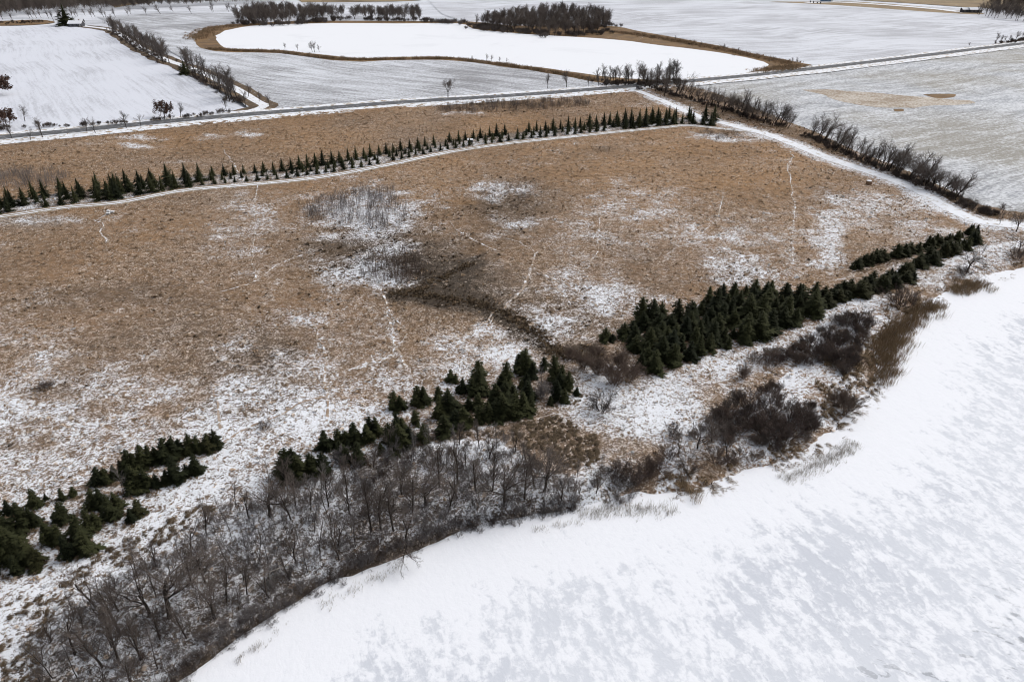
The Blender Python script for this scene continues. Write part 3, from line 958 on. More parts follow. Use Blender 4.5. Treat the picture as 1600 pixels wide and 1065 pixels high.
def shrub_mesh(seed, h, spread, stems=26, kids=7, rmin=.011, lean=0.0):
    """multi-stemmed leafless bush"""
    g = np.random.default_rng(seed)
    out = {k: [] for k in range(5)}
    spec = {0: (4, .10, .05, kids, .55, .45, .25), 1: (3, .18, .08, 5, .55, .5, .15), 2: (2, .2, .06, 3, .5, .5, .1), 3: (1, .2, 0, 0, 0, 0, 0), 'rmin': rmin}
    for s in range(stems):
        th = g.uniform(0, 6.28)
        u = g.uniform(0, 1) ** .6
        base = np.array((math.cos(th), math.sin(th), 0)) * u * spread * .35
        d = unit(np.array((math.cos(th) * u * spread / h + lean, math.sin(th) * u * spread / h, 1.0)))
        grow(out, base, d, h * g.uniform(.65, 1.05), h * .012, 0, 3 if kids else 0, g, spec)
    segs = [s for k in range(4) for s in out[k]]
    V, F = tubes(segs, 3)
    return mesh_from('shrub_mesh', V, F)


def stems_mesh(seed, h, spread, n=14):
    """clump of thin straight saplings"""
    g = np.random.default_rng(seed)
    out = {k: [] for k in range(3)}
    spec = {0: (3, .04, .03, 6, .35, .28, .45), 1: (2, .1, .1, 0, 0, 0, 0), 'rmin': .010}
    for s in range(n):
        b = np.array((g.normal(0, spread), g.normal(0, spread), 0))
        grow(out, b, unit(np.array((g.normal(0, .10), g.normal(0, .10), 1.0))), h * g.uniform(.6, 1.1), .022, 0, 1, g, spec)
    V, F = tubes(out[0] + out[1], 3)
    return mesh_from('sapling_mesh', V, F)


def tuft_mesh(seed, n=20, L=.7, w=.05, lean=.5, spread=.22, droop=.5):
    """clump of bent dead grass blades"""
    g = np.random.default_rng(seed)
    V, F = [], []
    for i in range(n):
        th = g.uniform(0, 6.28); u = g.uniform(.1, 1)
        b = np.array((math.cos(th) * u * spread, math.sin(th) * u * spread, -.03))
        d = unit(np.array((math.cos(th) * u * .75 + lean, math.sin(th) * u * .75, 1.0)))
        s = np.array((-d[1], d[0], 0)); s = unit(s) * w * g.uniform(.6, 1.3)
        l = L * g.uniform(.6, 1.2)
        m = b + d * l * .55
        d2 = unit(d + np.array((lean * .7, 0, -droop * g.uniform(.4, 1.6))))
        t = m + d2 * l * .5
        k = len(V)
        V += [b - s, b + s, m + s, m - s, t]
        F += [(k, k + 1, k + 2), (k, k + 2, k + 3), (k + 3, k + 2, k + 4)]
    return mesh_from('tuft_mesh', np.array(V), np.array(F))


def reed_mesh(seed, n=26, h=1.7, spread=.5, w=.022):
    g = np.random.default_rng(seed)
    V, F = [], []
    for i in range(n):
        b = np.array((g.normal(0, spread), g.normal(0, spread), -.05))
        d = unit(np.array((g.normal(0.12, .16), g.normal(0, .16), 1.0)))
        th = g.uniform(0, 3.14)
        s = np.array((math.cos(th), math.sin(th), 0)) * w * g.uniform(.7, 1.5)
        l = h * g.uniform(.6, 1.1)
        m = b + d * l * .7
        t = m + unit(d + g.normal(0, .35, 3) * (1, 1, .2)) * l * .35
        k = len(V)
        V += [b - s, b + s, m + s, m - s, t]
        F += [(k, k + 1, k + 2), (k, k + 2, k + 3), (k + 3, k + 2, k + 4)]
    return mesh_from('reed_mesh', np.array(V), np.array(F))


# ------------------------------------------------------------------ scattering of uncountable cover
def scatter(name, pts, rot, scl, protos, label, category, pick=None):
    """one object whose points each carry a clump"""
    pc = bpy.data.collections.new(name + '_clumps')
    for i, (me, mat) in enumerate(protos):
        if len(me.materials) == 0:
            me.materials.append(mat)
        pc.objects.link(bpy.data.objects.new('%s_clump_%02d' % (name, i), me))
    me = bpy.data.meshes.new(name)
    me.vertices.add(len(pts)); me.vertices.foreach_set('co', np.asarray(pts, np.float32).ravel())
    for an, arr in (('turn', rot), ('size', scl)):
        a = me.attributes.new(an, 'FLOAT', 'POINT'); a.data.foreach_set('value', np.asarray(arr, np.float32))
    a = me.attributes.new('pick', 'INT', 'POINT'); a.data.foreach_set('value', (rng.integers(0, len(protos), len(pts)) if pick is None else pick).astype(np.int32))
    me.update()
    ng = bpy.data.node_groups.new(name + '_scatter', 'GeometryNodeTree')
    ng.interface.new_socket('Geometry', in_out='INPUT', socket_type='NodeSocketGeometry')
    ng.interface.new_socket('Geometry', in_out='OUTPUT', socket_type='NodeSocketGeometry')
    N, L = ng.nodes, ng.links
    gi, go = N.new('NodeGroupInput'), N.new('NodeGroupOutput')
    iop = N.new('GeometryNodeInstanceOnPoints')
    ci = N.new('GeometryNodeCollectionInfo')
    ci.inputs['Collection'].default_value = pc
    ci.inputs['Separate Children'].default_value = True
    ci.inputs['Reset Children'].default_value = True

    def named(n, t):
        a = N.new('GeometryNodeInputNamedAttribute'); a.data_type = t; a.inputs['Name'].default_value = n
        return [o for o in a.outputs if o.name == 'Attribute' and o.enabled][0]
    cx = N.new('ShaderNodeCombineXYZ')
    L.new(named('turn', 'FLOAT'), cx.inputs[2])
    L.new(gi.outputs[0], iop.inputs['Points'])
    L.new(ci.outputs[0], iop.inputs['Instance'])
    iop.inputs['Pick Instance'].default_value = True
    L.new(named('pick', 'INT'), iop.inputs['Instance Index'])
    L.new(cx.outputs[0], iop.inputs['Rotation'])
    L.new(named('size', 'FLOAT'), iop.inputs['Scale'])
    L.new(iop.outputs[0], go.inputs[0])
    o = link(name, me, None, kind='stuff', label=label, category=category)
    md = o.modifiers.new('scatter', 'NODES')
    md.node_group = ng
    return o


# ------------------------------------------------------------------ trees as things
def tree(name, protos, p, scale, rz, label, category, group, tilt=(0, 0), sx=1.0):
    tr, cr, mt, mc = protos
    root = bpy.data.objects.new(name, None)
    root.empty_display_size = 0.5
    COL.objects.link(root)
    root.location = p
    root.scale = (scale * sx, scale * sx, scale)
    # lean in world axes after turning round the stem
    from mathutils import Euler
    m = Euler((tilt[1], tilt[0], 0), 'XYZ').to_matrix() @ Euler((0, 0, rz), 'XYZ').to_matrix()
    root.rotation_euler = m.to_euler()
    root['label'] = label; root['category'] = category
    if group:
        root['group'] = group
    if len(tr.materials) == 0: tr.materials.append(mt)
    if len(cr.materials) == 0: cr.materials.append(mc)
    for n, me in (('trunk', tr), ('crown', cr)):
        o = bpy.data.objects.new(n, me); COL.objects.link(o); o.parent = root
    return root


def ground_pt(px, py):
    p = at(px, py)
    for _ in range(3):
        z = float(hgt(np.array([p[0]]), np.array([p[1]]))[0])
        p = at(px, py, z)
    p[2] -= 0.08
    return p


SPRUCE = [conifer(s, 7.0, 2.0 + .22 * (s % 3), .60 + .07 * (s % 3), 1.15) + (M_BARK, M_CONIFER) for s in range(6)]
TALL = conifer(60, 7.0, 2.0, .9) + (M_BARK, M_CONIFER)
YOUNG = [conifer(20 + s, 5.0, 1.25 + .12 * (s % 3), 1.0, .8) + (M_BARK, M_CONIFER) for s in range(5)]
JUNIPER = [conifer(40 + s, 4.5, 1.75, .62, .9) + (M_BARK, M_JUNIPER) for s in range(3)]
OAK = [bare_tree(100 + s, 11, 'oak') + (M_BARK, M_TWIG) for s in range(4)]
UPRIGHT = [bare_tree(120 + s, 11, 'upright') + (M_BARK, M_TWIG) for s in range(4)]
FORKED = [bare_tree(140 + s, 11, 'forked') + (M_BARK, M_TWIG) for s in range(3)]
SLENDER = [bare_tree(160 + s, 9, 'slender') + (M_BARK, M_TWIGGREY) for s in range(4)]
VASE = [bare_tree(180, 11, 'vase') + (M_BARK, M_TWIG)]
FAR = [bare_tree(200 + s, 12, 'far') + (M_BARK, M_TWIGFAR) for s in range(5)]
SHRUB_DARK = [shrub_mesh(300 + s, 3.0, 2.9, 30, 6, .009) for s in range(4)]
SHRUB_GREY = [shrub_mesh(320 + s, 3.0, 1.8, 24) for s in range(3)]
SHRUB_RED = [shrub_mesh(340 + s, 3.4, 1.6, 34, 6) for s in range(2)]
for m_ in SHRUB_DARK: m_.materials.append(M_DARKSHRUB)
for m_ in SHRUB_GREY: m_.materials.append(M_TWIGGREY)
for m_ in SHRUB_RED: m_.materials.append(M_TWIGRED)

# --- three rows of young spruces above the field lane
seg = np.linalg.norm(np.diff(LANE, axis=0), axis=1)
cum = np.concatenate([[0], np.cumsum(seg)])
Tn = np.gradient(LANE, axis=0); Tn /= np.linalg.norm(Tn, axis=1)[:, None]
rows = {'front': 4.4, 'middle': 9.2, 'back': 14.0}
lane_px0 = proj(LANE[:, 0], LANE[:, 1])[0]
for rname, off in rows.items():
    k = 0
    s = float(np.interp(-55, lane_px0, cum)) + {'front': 0, 'middle': 1.6, 'back': 0.3}[rname]
    send = float(np.interp(1112, lane_px0, cum))
    while s < send:
        x = np.interp(s, cum, LANE[:, 0]); y = np.interp(s, cum, LANE[:, 1])
        tx = np.interp(s, cum, Tn[:, 0]); ty = np.interp(s, cum, Tn[:, 1])
        x += -ty * off + RND.gauss(0, .25); y += tx * off + RND.gauss(0, .25)
        q = proj(x, y)[0]
        h = float(np.interp(q, [-50, 120, 300, 345, 430, 500, 620, 720, 800, 950, 1000, 1115], [5.4, 6.2, 6.4, 4.2, 4.2, 5.2, 4.6, 4.6, 5.2, 5.8, 7.0, 6.6]))
        if rname == 'middle': h *= 0.72 if 320 < q < 960 else 0.95
        if rname == 'front': h *= 0.68 if 300 < q < 960 else 0.9
        h *= RND.uniform(.86, 1.12)
        skip = RND.random() < {'front': .10, 'middle': .16, 'back': .05}[rname]
        if not skip:
            k += 1
            pr = YOUNG[RND.randrange(len(YOUNG))]
            z = float(hgt(np.array([x]), np.array([y]))[0])
            tree('young_spruce', pr, (x, y, z - .05), h / 5.0, RND.uniform(0, 6.28),
                 '%s young spruce from the left in the %s row above the grass lane' % (ordinal(k), rname), 'spruce', 'young spruces in three rows along the grass lane', sx=RND.uniform(.88, 1.12))
        s += RND.uniform(3.1, 3.7)

# --- windbreak spruces by the lake
def Z(ox, oy, pts):
    return [(ox + a / 4.0, oy + b / 4.0) for a, b in pts]


WB_A = Z(0, 650, [(1350, 200), (1300, 212), (1240, 222), (1190, 222), (1130, 238), (1080, 262), (1040, 280), (980, 282), (940, 300), (900, 320), (850, 340), (810, 350), (770, 362), (720, 395), (670, 412), (630, 422),
                  (1230, 358), (1170, 372), (1100, 402), (1040, 422), (980, 442), (920, 452), (860, 462), (830, 470),
                  (540, 482), (460, 500), (390, 522), (330, 540), (290, 522), (230, 560), (170, 582), (110, 602), (60, 612), (20, 632),
                  (590, 572), (640, 572), (690, 552), (740, 590), (700, 632), (760, 652), (820, 662), (870, 612), (650, 662), (610, 700), (560, 712),
                  (470, 632), (400, 652), (350, 652), (290, 662), (220, 682), (150, 702), (90, 732), (40, 752), (-40, 640), (-40, 780),
                  (540, 850), (500, 772), (430, 772), (370, 792), (310, 782), (380, 900), (440, 880), (240, 940), (290, 912), (190, 912), (110, 980), (60, 990), (80, 880), (30, 842), (20, 1140), (-60, 1000), (-30, 900)])
WB_B = Z(400, 650, [(170, 405), (220, 408), (270, 392), (320, 378), (370, 362), (420, 345), (250, 360), (340, 340), (195, 370),
                    (430, 205), (470, 198), (520, 190), (560, 180), (610, 160), (670, 140), (720, 132), (760, 122), (640, 175), (700, 160), (580, 205),
                    (560, 290), (600, 300), (640, 285), (530, 250), (780, 232), (850, 210), (900, 200), (960, 182), (1010, 172), (1050, 152), (870, 142), (920, 122), (830, 160)])
WB_B += Z(400, 430, [(860, 830), (900, 838), (970, 808), (1010, 808), (1050, 798), (1140, 778), (1200, 758), (1250, 670), (1220, 660), (1300, 668), (1350, 748), (1400, 728), (1390, 668), (1290, 728), (1330, 838), (1390, 838),
                     (1100, 898), (1150, 888), (1210, 868), (1250, 948), (1300, 938), (1340, 938), (1180, 998), (1140, 1008), (1400, 912), (1450, 908), (1500, 888), (1550, 888), (1590, 880), (880, 968), (930, 948), (1000, 928), (870, 1058),
                     (1530, 700), (1560, 690), (1500, 800), (1560, 790), (1440, 830)])
WB_B += Z(800, 430, [(20, 880), (70, 870), (120, 850), (10, 768), (60, 708), (90, 700), (170, 580), (40, 600), (80, 610), (270, 650), (310, 668), (280, 768), (330, 788), (380, 770), (405, 748), (350, 712), (290, 708), (240, 808), (130, 640), (200, 590), (150, 760), (100, 780)])
poly_c = [(985, 515), (1005, 500), (1060, 494), (1110, 475), (1165, 455), (1245, 462), (1276, 480), (1274, 497), (1200, 523), (1150, 541), (1120, 549), (1100, 552), (1050, 576), (1005, 586), (990, 560)]
wp = atn(poly_c)[:, :2]
WB_C = []
lo_, hi_ = wp.min(0), wp.max(0)
acc = []
for _ in range(6000):
    c = np.array((RND.uniform(lo_[0], hi_[0]), RND.uniform(lo_[1], hi_[1])))
    if inside(c[:1], c[1:], wp)[0] and all((c[0] - a[0]) ** 2 + (c[1] - a[1]) ** 2 > 2.55 ** 2 for a in acc):
        acc.append(c)
WB_C = [tuple(float(v) for v in proj(c[0], c[1])) for c in acc] 
WB_D = []
for P, n_, jit in (([(1278, 470), (1330, 455), (1400, 432), (1445, 412), (1490, 395), (1528, 378)], 52, 4), ([(1330, 420), (1360, 412), (1400, 402), (1450, 388), (1490, 375), (1530, 362)], 28, 2.5), ([(1270, 478), (1350, 462), (1430, 438)], 22, 3)):
    P = np.array(P, float)
    for i in range(n_):
        t = (i + RND.random() * .7) / n_
        WB_D.append((float(np.interp(t, np.linspace(0, 1, len(P)), P[:, 0])), float(np.interp(t, np.linspace(0, 1, len(P)), P[:, 1])) + RND.gauss(0, jit * .5)))

PLACES = {'A': 'lakeside windbreak section at the lower left', 'B': 'middle windbreak section above the lakeside wood', 'C': 'dense windbreak block above the marsh', 'D': 'thin windbreak strip near the track bend'}
for key, L_ in (('A', WB_A), ('B', WB_B), ('C', WB_C), ('D', WB_D)):
    if key == 'A':
        L_ = [q for i, q in enumerate(L_) if i < 24 or i % 3]
    if key == 'B':
        L_ = [q for i, q in enumerate(L_) if i < 9 or i % 7]
    for k, (px, py) in enumerate(sorted(L_), 1):
        h = {'A': 3.5, 'B': 3.9, 'C': 4.9, 'D': 3.1}[key] * RND.choice((.55, .75, .85, .95, 1.0, 1.05, 1.15, 1.3)) * RND.uniform(.93, 1.07)
        if key == 'A' and py > 835: h *= 1.25
        if key == 'A' and py < 800 and px < 140: h *= .72
        pr, base = (RND.choice(SPRUCE), 7.0)
        kind = 'spruce'
        if key == 'D' and px < 1490 or (key == 'A' and RND.random() < .12):
            pr, base, kind = RND.choice(JUNIPER), 4.5, 'juniper'
        tree(kind + '_tree', pr, ground_pt(px, py), h / base, RND.uniform(0, 6.28), '%s dark conifer from the left in the %s' % (ordinal(k), PLACES[key]), 'conifer',
             'windbreak conifers along the lake', sx={'A': .80, 'B': .86, 'C': .95, 'D': 1.05}[key] * RND.uniform(.85, 1.15), tilt=(RND.gauss(0, .03), RND.gauss(0, .03)))

feet = []
for key, L_ in (('A', WB_A), ('B', WB_B), ('C', WB_C), ('D', WB_D)):
    for px, py in L_:
        q = at(px, py)
        for _ in range(3):
            feet.append((q[0] + RND.gauss(.3, .9), q[1] - abs(RND.gauss(.5, .7))))
feet = np.array(feet)

for px, py, h, lab in ((946, 531, 3.2, 'small dark spruce standing apart left of the dense conifer block'), (975, 525, 3.6, 'spruce just left of the dense conifer block'), (957, 532, 2.0, 'smallest spruce standing apart left of the conifer block'), (104, 40, 20, 'tall dark spruce beside the snow-roofed farmhouse'), (289, 116, 8.5, 'lone dark spruce standing between lane and left-hand hedgerow'), (878, 20, 13, 'dark spruce poking above the bare wood beyond the pond')):
    tree('spruce_tree', TALL, at(px, py) if py < 200 else ground_pt(px, py), h / 7.0, .4, lab, 'conifer', None, sx=1.3)

# --- bare trees of the lakeside wood
big = [(185, 987, 'U', 11), (235, 962, 'O', 11), (265, 965, 'O', 12), (335, 965, 'O', 10), (117, 1022, 'F', 9), (160, 1042, 'U', 10), (187, 1035, 'U', 10), (220, 1030, 'U', 9), (175, 1010, 'U', 9), (302, 917, 'U', 9), (322, 910, 'U', 9),
       (362, 892, 'S', 8), (665, 787, 'O', 11), (595, 827, 'U', 10), (615, 829, 'U', 9), (687, 760, 'U', 9), (715, 757, 'U', 10), (744, 767, 'U', 10), (787, 790, 'O', 12), (422, 806, 'O', 10), (500, 872, 'S', 9),
       (580, 830, 'U', 8), (644, 800, 'U', 9), (850, 767, 'O', 11), (880, 787, 'F', 9), (931, 772, 'F', 7), (635, 846, 'F', 9), (700, 800, 'F', 8), (820, 780, 'U', 10), (770, 765, 'U', 9), (905, 785, 'F', 6), (835, 760, 'U', 10)]
wood_pts = [(a, b, c, d, True) for a, b, c, d in big]
wp = atn(WOOD_PX)[:, :2]
lo_, hi_ = wp.min(0), wp.max(0)
acc = [at(a, b)[:2] for a, b, _, _ in big]
n0 = len(acc)
tries = 0
while len(acc) < n0 + 105 and tries < 9000:
    tries += 1
    c = np.array((RND.uniform(lo_[0], hi_[0]), RND.uniform(lo_[1], hi_[1])))
    if not inside(c[:1], c[1:], wp)[0]: continue
    if any((c[0] - a[0]) ** 2 + (c[1] - a[1]) ** 2 < 2.3 ** 2 for a in acc): continue
    d_, s_ = dist_line(c[:1], c[1:], SHORE)
    if s_[0] < 0 or d_[0] < 2.2: continue
    q = proj(c[0], c[1])
    if q[0] > 940: continue
    acc.append(c)
    r_ = RND.random()
    st = 'S' if r_ < .55 else 'U' if r_ < .85 else 'F'
    wood_pts.append((float(q[0]), float(q[1]), st, RND.uniform(4.5, 8.5) * (1.0 if q[0] < 800 else .8), False))
STY = {'U': (UPRIGHT, 11, 'upright'), 'O': (OAK, 11, 'broad spreading'), 'F': (FORKED, 11, 'forked'), 'S': (SLENDER, 9, 'slender')}
for k, (px, py, st, h, b) in enumerate(sorted(wood_pts), 1):
    pl, base, adj = STY[st]
    p = ground_pt(px, py)
    tree('bare_tree', RND.choice(pl), p, h * .82 / base, RND.uniform(0, 6.28), '%s leafless %s tree from the left in the lakeside wood' % (ordinal(k), adj), 'tree', 'leafless trees of the lakeside wood', tilt=(RND.gauss(0, .06), RND.gauss(0, .06)))
tree('leaning_tree', FORKED[1], ground_pt(637, 848), .50, 2.0, 'small leafless tree leaning out from the bank over the ice', 'tree', None, tilt=(.45, 1.15))

# --- trees along the right-hand track, leaning with the wind
hedge1 = [(1012, 134), (1022, 137), (1030, 141), (1042, 146), (1056, 150), (1066, 152), (1080, 156), (1092, 160), (1102, 163), (1112, 166), (1122, 168), (1132, 172), (1141, 172), (1150, 176), (1160, 180), (1168, 182), (1178, 186), (1188, 189), (1197, 192), (1208, 195), (1218, 197), (1226, 199)]
hedge2 = [(1268, 212), (1279, 217), (1290, 222), (1300, 228), (1309, 233), (1319, 236), (1330, 243), (1341, 248), (1352, 253), (1364, 257), (1376, 262), (1386, 264), (1397, 268), (1406, 273), (1417, 278), (1428, 281), (1438, 287), (1448, 291), (1458, 297), (1470, 301), (1480, 306), (1492, 311), (1505, 318), (1520, 325), (1540, 331), (1560, 335)]
for L_, nm, hh in ((hedge1, 'upper track hedgerow', 12.5), (hedge2, 'lower track hedgerow', 11.5)):
    k = 0
    for px, py in L_:
        for rep in range(3):
            k += 1
            qx, qy = px + RND.gauss(0, 4), py + RND.gauss(0, 2)
            h = hh * RND.uniform(.6, 1.05) * (0.42 if px > 1495 else 1.0) * (.75 if rep else 1)
            tree('hedgerow_tree', RND.choice(FORKED + UPRIGHT + OAK), ground_pt(qx, qy), h / 11.0, RND.uniform(0, 6.28), '%s leafless tree, counting from the road, in the %s' % (ordinal(k), nm), 'tree', 'wind-bent trees in the hedgerow beside the snowy track',
                 tilt=(RND.gauss(.24, .10), RND.gauss(0, .06)))

for px, py, h, lab, pr in ((1510, 425, 7.5, 'spreading leafless tree at the end of the windbreak above the lake', OAK[2]), (1588, 362, 7.5, 'leafless tree beside the track at the right edge', OAK[0]), (1592, 392, 6.5, 'lower leafless tree above the lake at the right edge', OAK[3]), (1562, 350, 4, 'small leafless tree where the track leaves the picture', FORKED[0]),
                           (845, 612, 5.2, 'pale grey leafless tree among dark windbreak spruces', SLENDER[1]), (195, 775, 6.0, 'thin pale leafless tree in a gap of the windbreak', SLENDER[2]),
                           (1090, 700, 6.5, 'leafless brown tree at the near end of the marsh thicket', OAK[1]), (1136, 711, 5.5, 'low leafless tree among marsh grass near the shore', FORKED[2]), (1060, 712, 4.5, 'small leafless tree beside the snowy slope above marsh', FORKED[0]), (1112, 690, 6, 'leafless tree behind the marsh thicket trees', OAK[3])):
    tree('bare_tree', pr, ground_pt(px, py), h / (9.0 if pr in SLENDER else 11.0), RND.uniform(0, 6.28), lab, 'tree', None)

# --- far trees: roadside, left hedgerow, woods beyond the pond
def far_group(L_, h, label, group, protos=FAR, tilt=(0, 0), name='bare_tree', jit=(1.5, .4), z=0.0):
    for k, (px, py) in enumerate(sorted(L_), 1):
        qx, qy = px + RND.gauss(0, jit[0]), py + RND.gauss(0, jit[1])
        pr = RND.choice(protos)
        base = 12.0 if pr in FAR else 11.0
        tree(name, pr, at(qx, qy, z), h * RND.uniform(.7, 1.15) / base, RND.uniform(0, 6.28), label % ordinal(k) if '%s' in label else label, 'tree', group, tilt=(tilt[0] + RND.gauss(0, .05), tilt[1]), sx=RND.uniform(.9, 1.2))


def along(P, n, jx=2.0, jy=1.0):
    P = np.array(P, float)
    T = np.linspace(0, 1, len(P))
    return [(float(np.interp(t, T, P[:, 0])) + RND.gauss(0, jx), float(np.interp(t, T, P[:, 1])) + RND.gauss(0, jy)) for t in ((np.arange(n) + .5) / n)]


far_group([(12, 203), (38, 190), (20, 216), (46, 219), (66, 215), (137, 206), (149, 208), (198, 200), (220, 198), (280, 183), (355, 173), (-15, 212), (5, 196)], 7.5, '%s leafless roadside tree from the left below the white field', 'leafless trees beside the paved road', FAR + FORKED)
far_group([(855, 139), (882, 136.5), (920, 136), (936, 135), (950, 137)], 8.5, '%s leafless tree from the left on the verge below the pond', 'leafless trees beside the paved road')
far_group(along([(932, 129), (965, 132), (1000, 131), (1040, 129), (1056, 127)], 24, 2, 1.2), 11.5, '%s tree from the left in the bare grove between pond and road', 'bare grove between pond and road')
far_group(along([(172, 45), (190, 58), (215, 72), (235, 84), (250, 92), (262, 100)], 24, 3, 2), 12.5, '%s tree down the dense upper half of the left-hand hedgerow', 'leafless trees of the left-hand hedgerow', tilt=(-.12, 0))
far_group(along([(285, 101), (300, 112), (318, 126), (335, 138), (350, 146), (362, 155), (372, 160)], 20, 3, 1.5), 14, '%s tree down the open lower half of the left-hand hedgerow', 'leafless trees of the left-hand hedgerow', tilt=(-.10, 0))
far_group([(388, 151), (405, 159), (420, 165), (384, 166)], 7.5, '%s small tree beside the lane mouth at the paved road', 'leafless trees of the left-hand hedgerow')
far_group([(447, 79), (469, 80), (487, 81), (491, 82), (498, 82)], 7, '%s small bare tree from the left on the near pond shore', 'small bare trees on the pond shore', z=.03)
far_group([(739, 96), (760, 97), (767, 97.5), (780, 98), (790, 98.5)], 4.5, '%s little bare tree from the left below the pond middle', 'small bare trees on the pond shore', z=.03)
far_group(along([(372, 38), (400, 40), (440, 39), (480, 36), (535, 31)], 16, 3, 1.0), 12.5, '%s tree from the left in the wood at the pond head', 'leafless trees in the woods beyond the pond')
far_group(along([(550, 31), (580, 32), (620, 33), (656, 33)], 15, 2.5, 1.0), 12, '%s tree from the left in the grove behind the pond middle', 'leafless trees in the woods beyond the pond')
far_group(along([(745, 43), (790, 49), (850, 55), (900, 56), (930, 50), (955, 34)], 22, 3, 1), 12, '%s tree from the left in the rounded wood beyond the pond', 'leafless trees in the woods beyond the pond', z=.03)
far_group(along([(-20, 32), (40, 30), (62, 29), (88, 30), (115, 28), (140, 27), (165, 29), (200, 24), (260, 21), (330, 20), (365, 19)], 30, 5, 1.2), 10, '%s tree from the left in the thin line behind the farmhouse', 'leafless trees behind the farmhouse', tilt=(-.25, 0))
far_group(along([(1527, 24), (1545, 27), (1570, 30), (1600, 34), (1625, 36)], 16, 3, 1.0), 13, '%s tree from the left in the farm wood at the upper right', 'leafless trees of the farm wood', tilt=(.18, 0))
far_group([(1557, 68), (1563, 67.5), (1570, 67), (1577, 66), (1584, 64), (1597, 61), (1606, 60)], 8, '%s tree from the left in the clump where the road leaves', 'roadside clump at the right', tilt=(.08, 0))
far_group([(1514, 74)], 4, 'small round tree standing alone beside the road at right', None)
far_group([(700, 152)], 8.8, 'lone vase-shaped leafless tree beside the road in ploughed field', None, VASE, jit=(0, 0))
far_group([(1096, 73.5), (1130, 79), (1054, 64), (1154, 83), (1236, 99), (1246, 100)], 4.5, '%s sapling from the left along the dry bank right of the pond', 'saplings on the dry bank by the pond', z=.03)
def leafy(seed, h):
    """oak holding its dead rust-coloured leaves"""
    tr, cr = bare_tree(seed, h, 'oak')
    g = np.random.default_rng(seed)
    n = len(cr.vertices)
    co = np.empty(n * 3, np.float32); cr.vertices.foreach_get('co', co); co = co.reshape(-1, 3)
    pick = co[g.integers(n // 3, n, 1500)] + g.normal(0, .12, (1500, 3))
    a = g.normal(0, .13, (1500, 3)); b = g.normal(0, .13, (1500, 3))
    V = np.stack([pick - a, pick + b, pick + a, pick - b], 1).reshape(-1, 3)
    F = np.arange(6000).reshape(-1, 4)
    nf = len(cr.polygons)
    li = np.empty(nf * 4, np.int32); cr.loops.foreach_get('vertex_index', li)
    return tr, mesh_from('crown_mesh', np.vstack([co, V]), np.vstack([li.reshape(-1, 4), F + n])), M_BARK, M_RUSTLEAF


RUST = leafy(210, 6)
tree('oak_tree', RUST, at(258, 184), 1.3, 0, 'round oak holding rust-brown leaves beside the road', 'tree', None)
tree('oak_tree', RUST, at(11, 199), 1.35, 2, 'oak with thin rust-brown leaves above the road at the left edge', 'tree', None)
tree('oak_tree', RUST, at(-4, 149), 1.7, 1, 'dark russet tree clump standing in the white field at the left edge', 'tree', None, sx=1.4)

# dead white tree fallen in the wood
dead = bare_tree(230, 6, 'forked') + (M_DEADWOOD, M_DEADWOOD)
tree('dead_tree', dead, ground_pt(452, 880), 1.0, .6, 'bleached dead tree lying in the lakeside wood', 'dead tree', None, tilt=(-.9, .9))
tree('dead_branch', FORKED[2], at(1528, 446, LAKE_Z - .1), .30, .3, 'dark dead branch lying on the ice off the marsh point', 'branch', None, tilt=(1.35, .2))

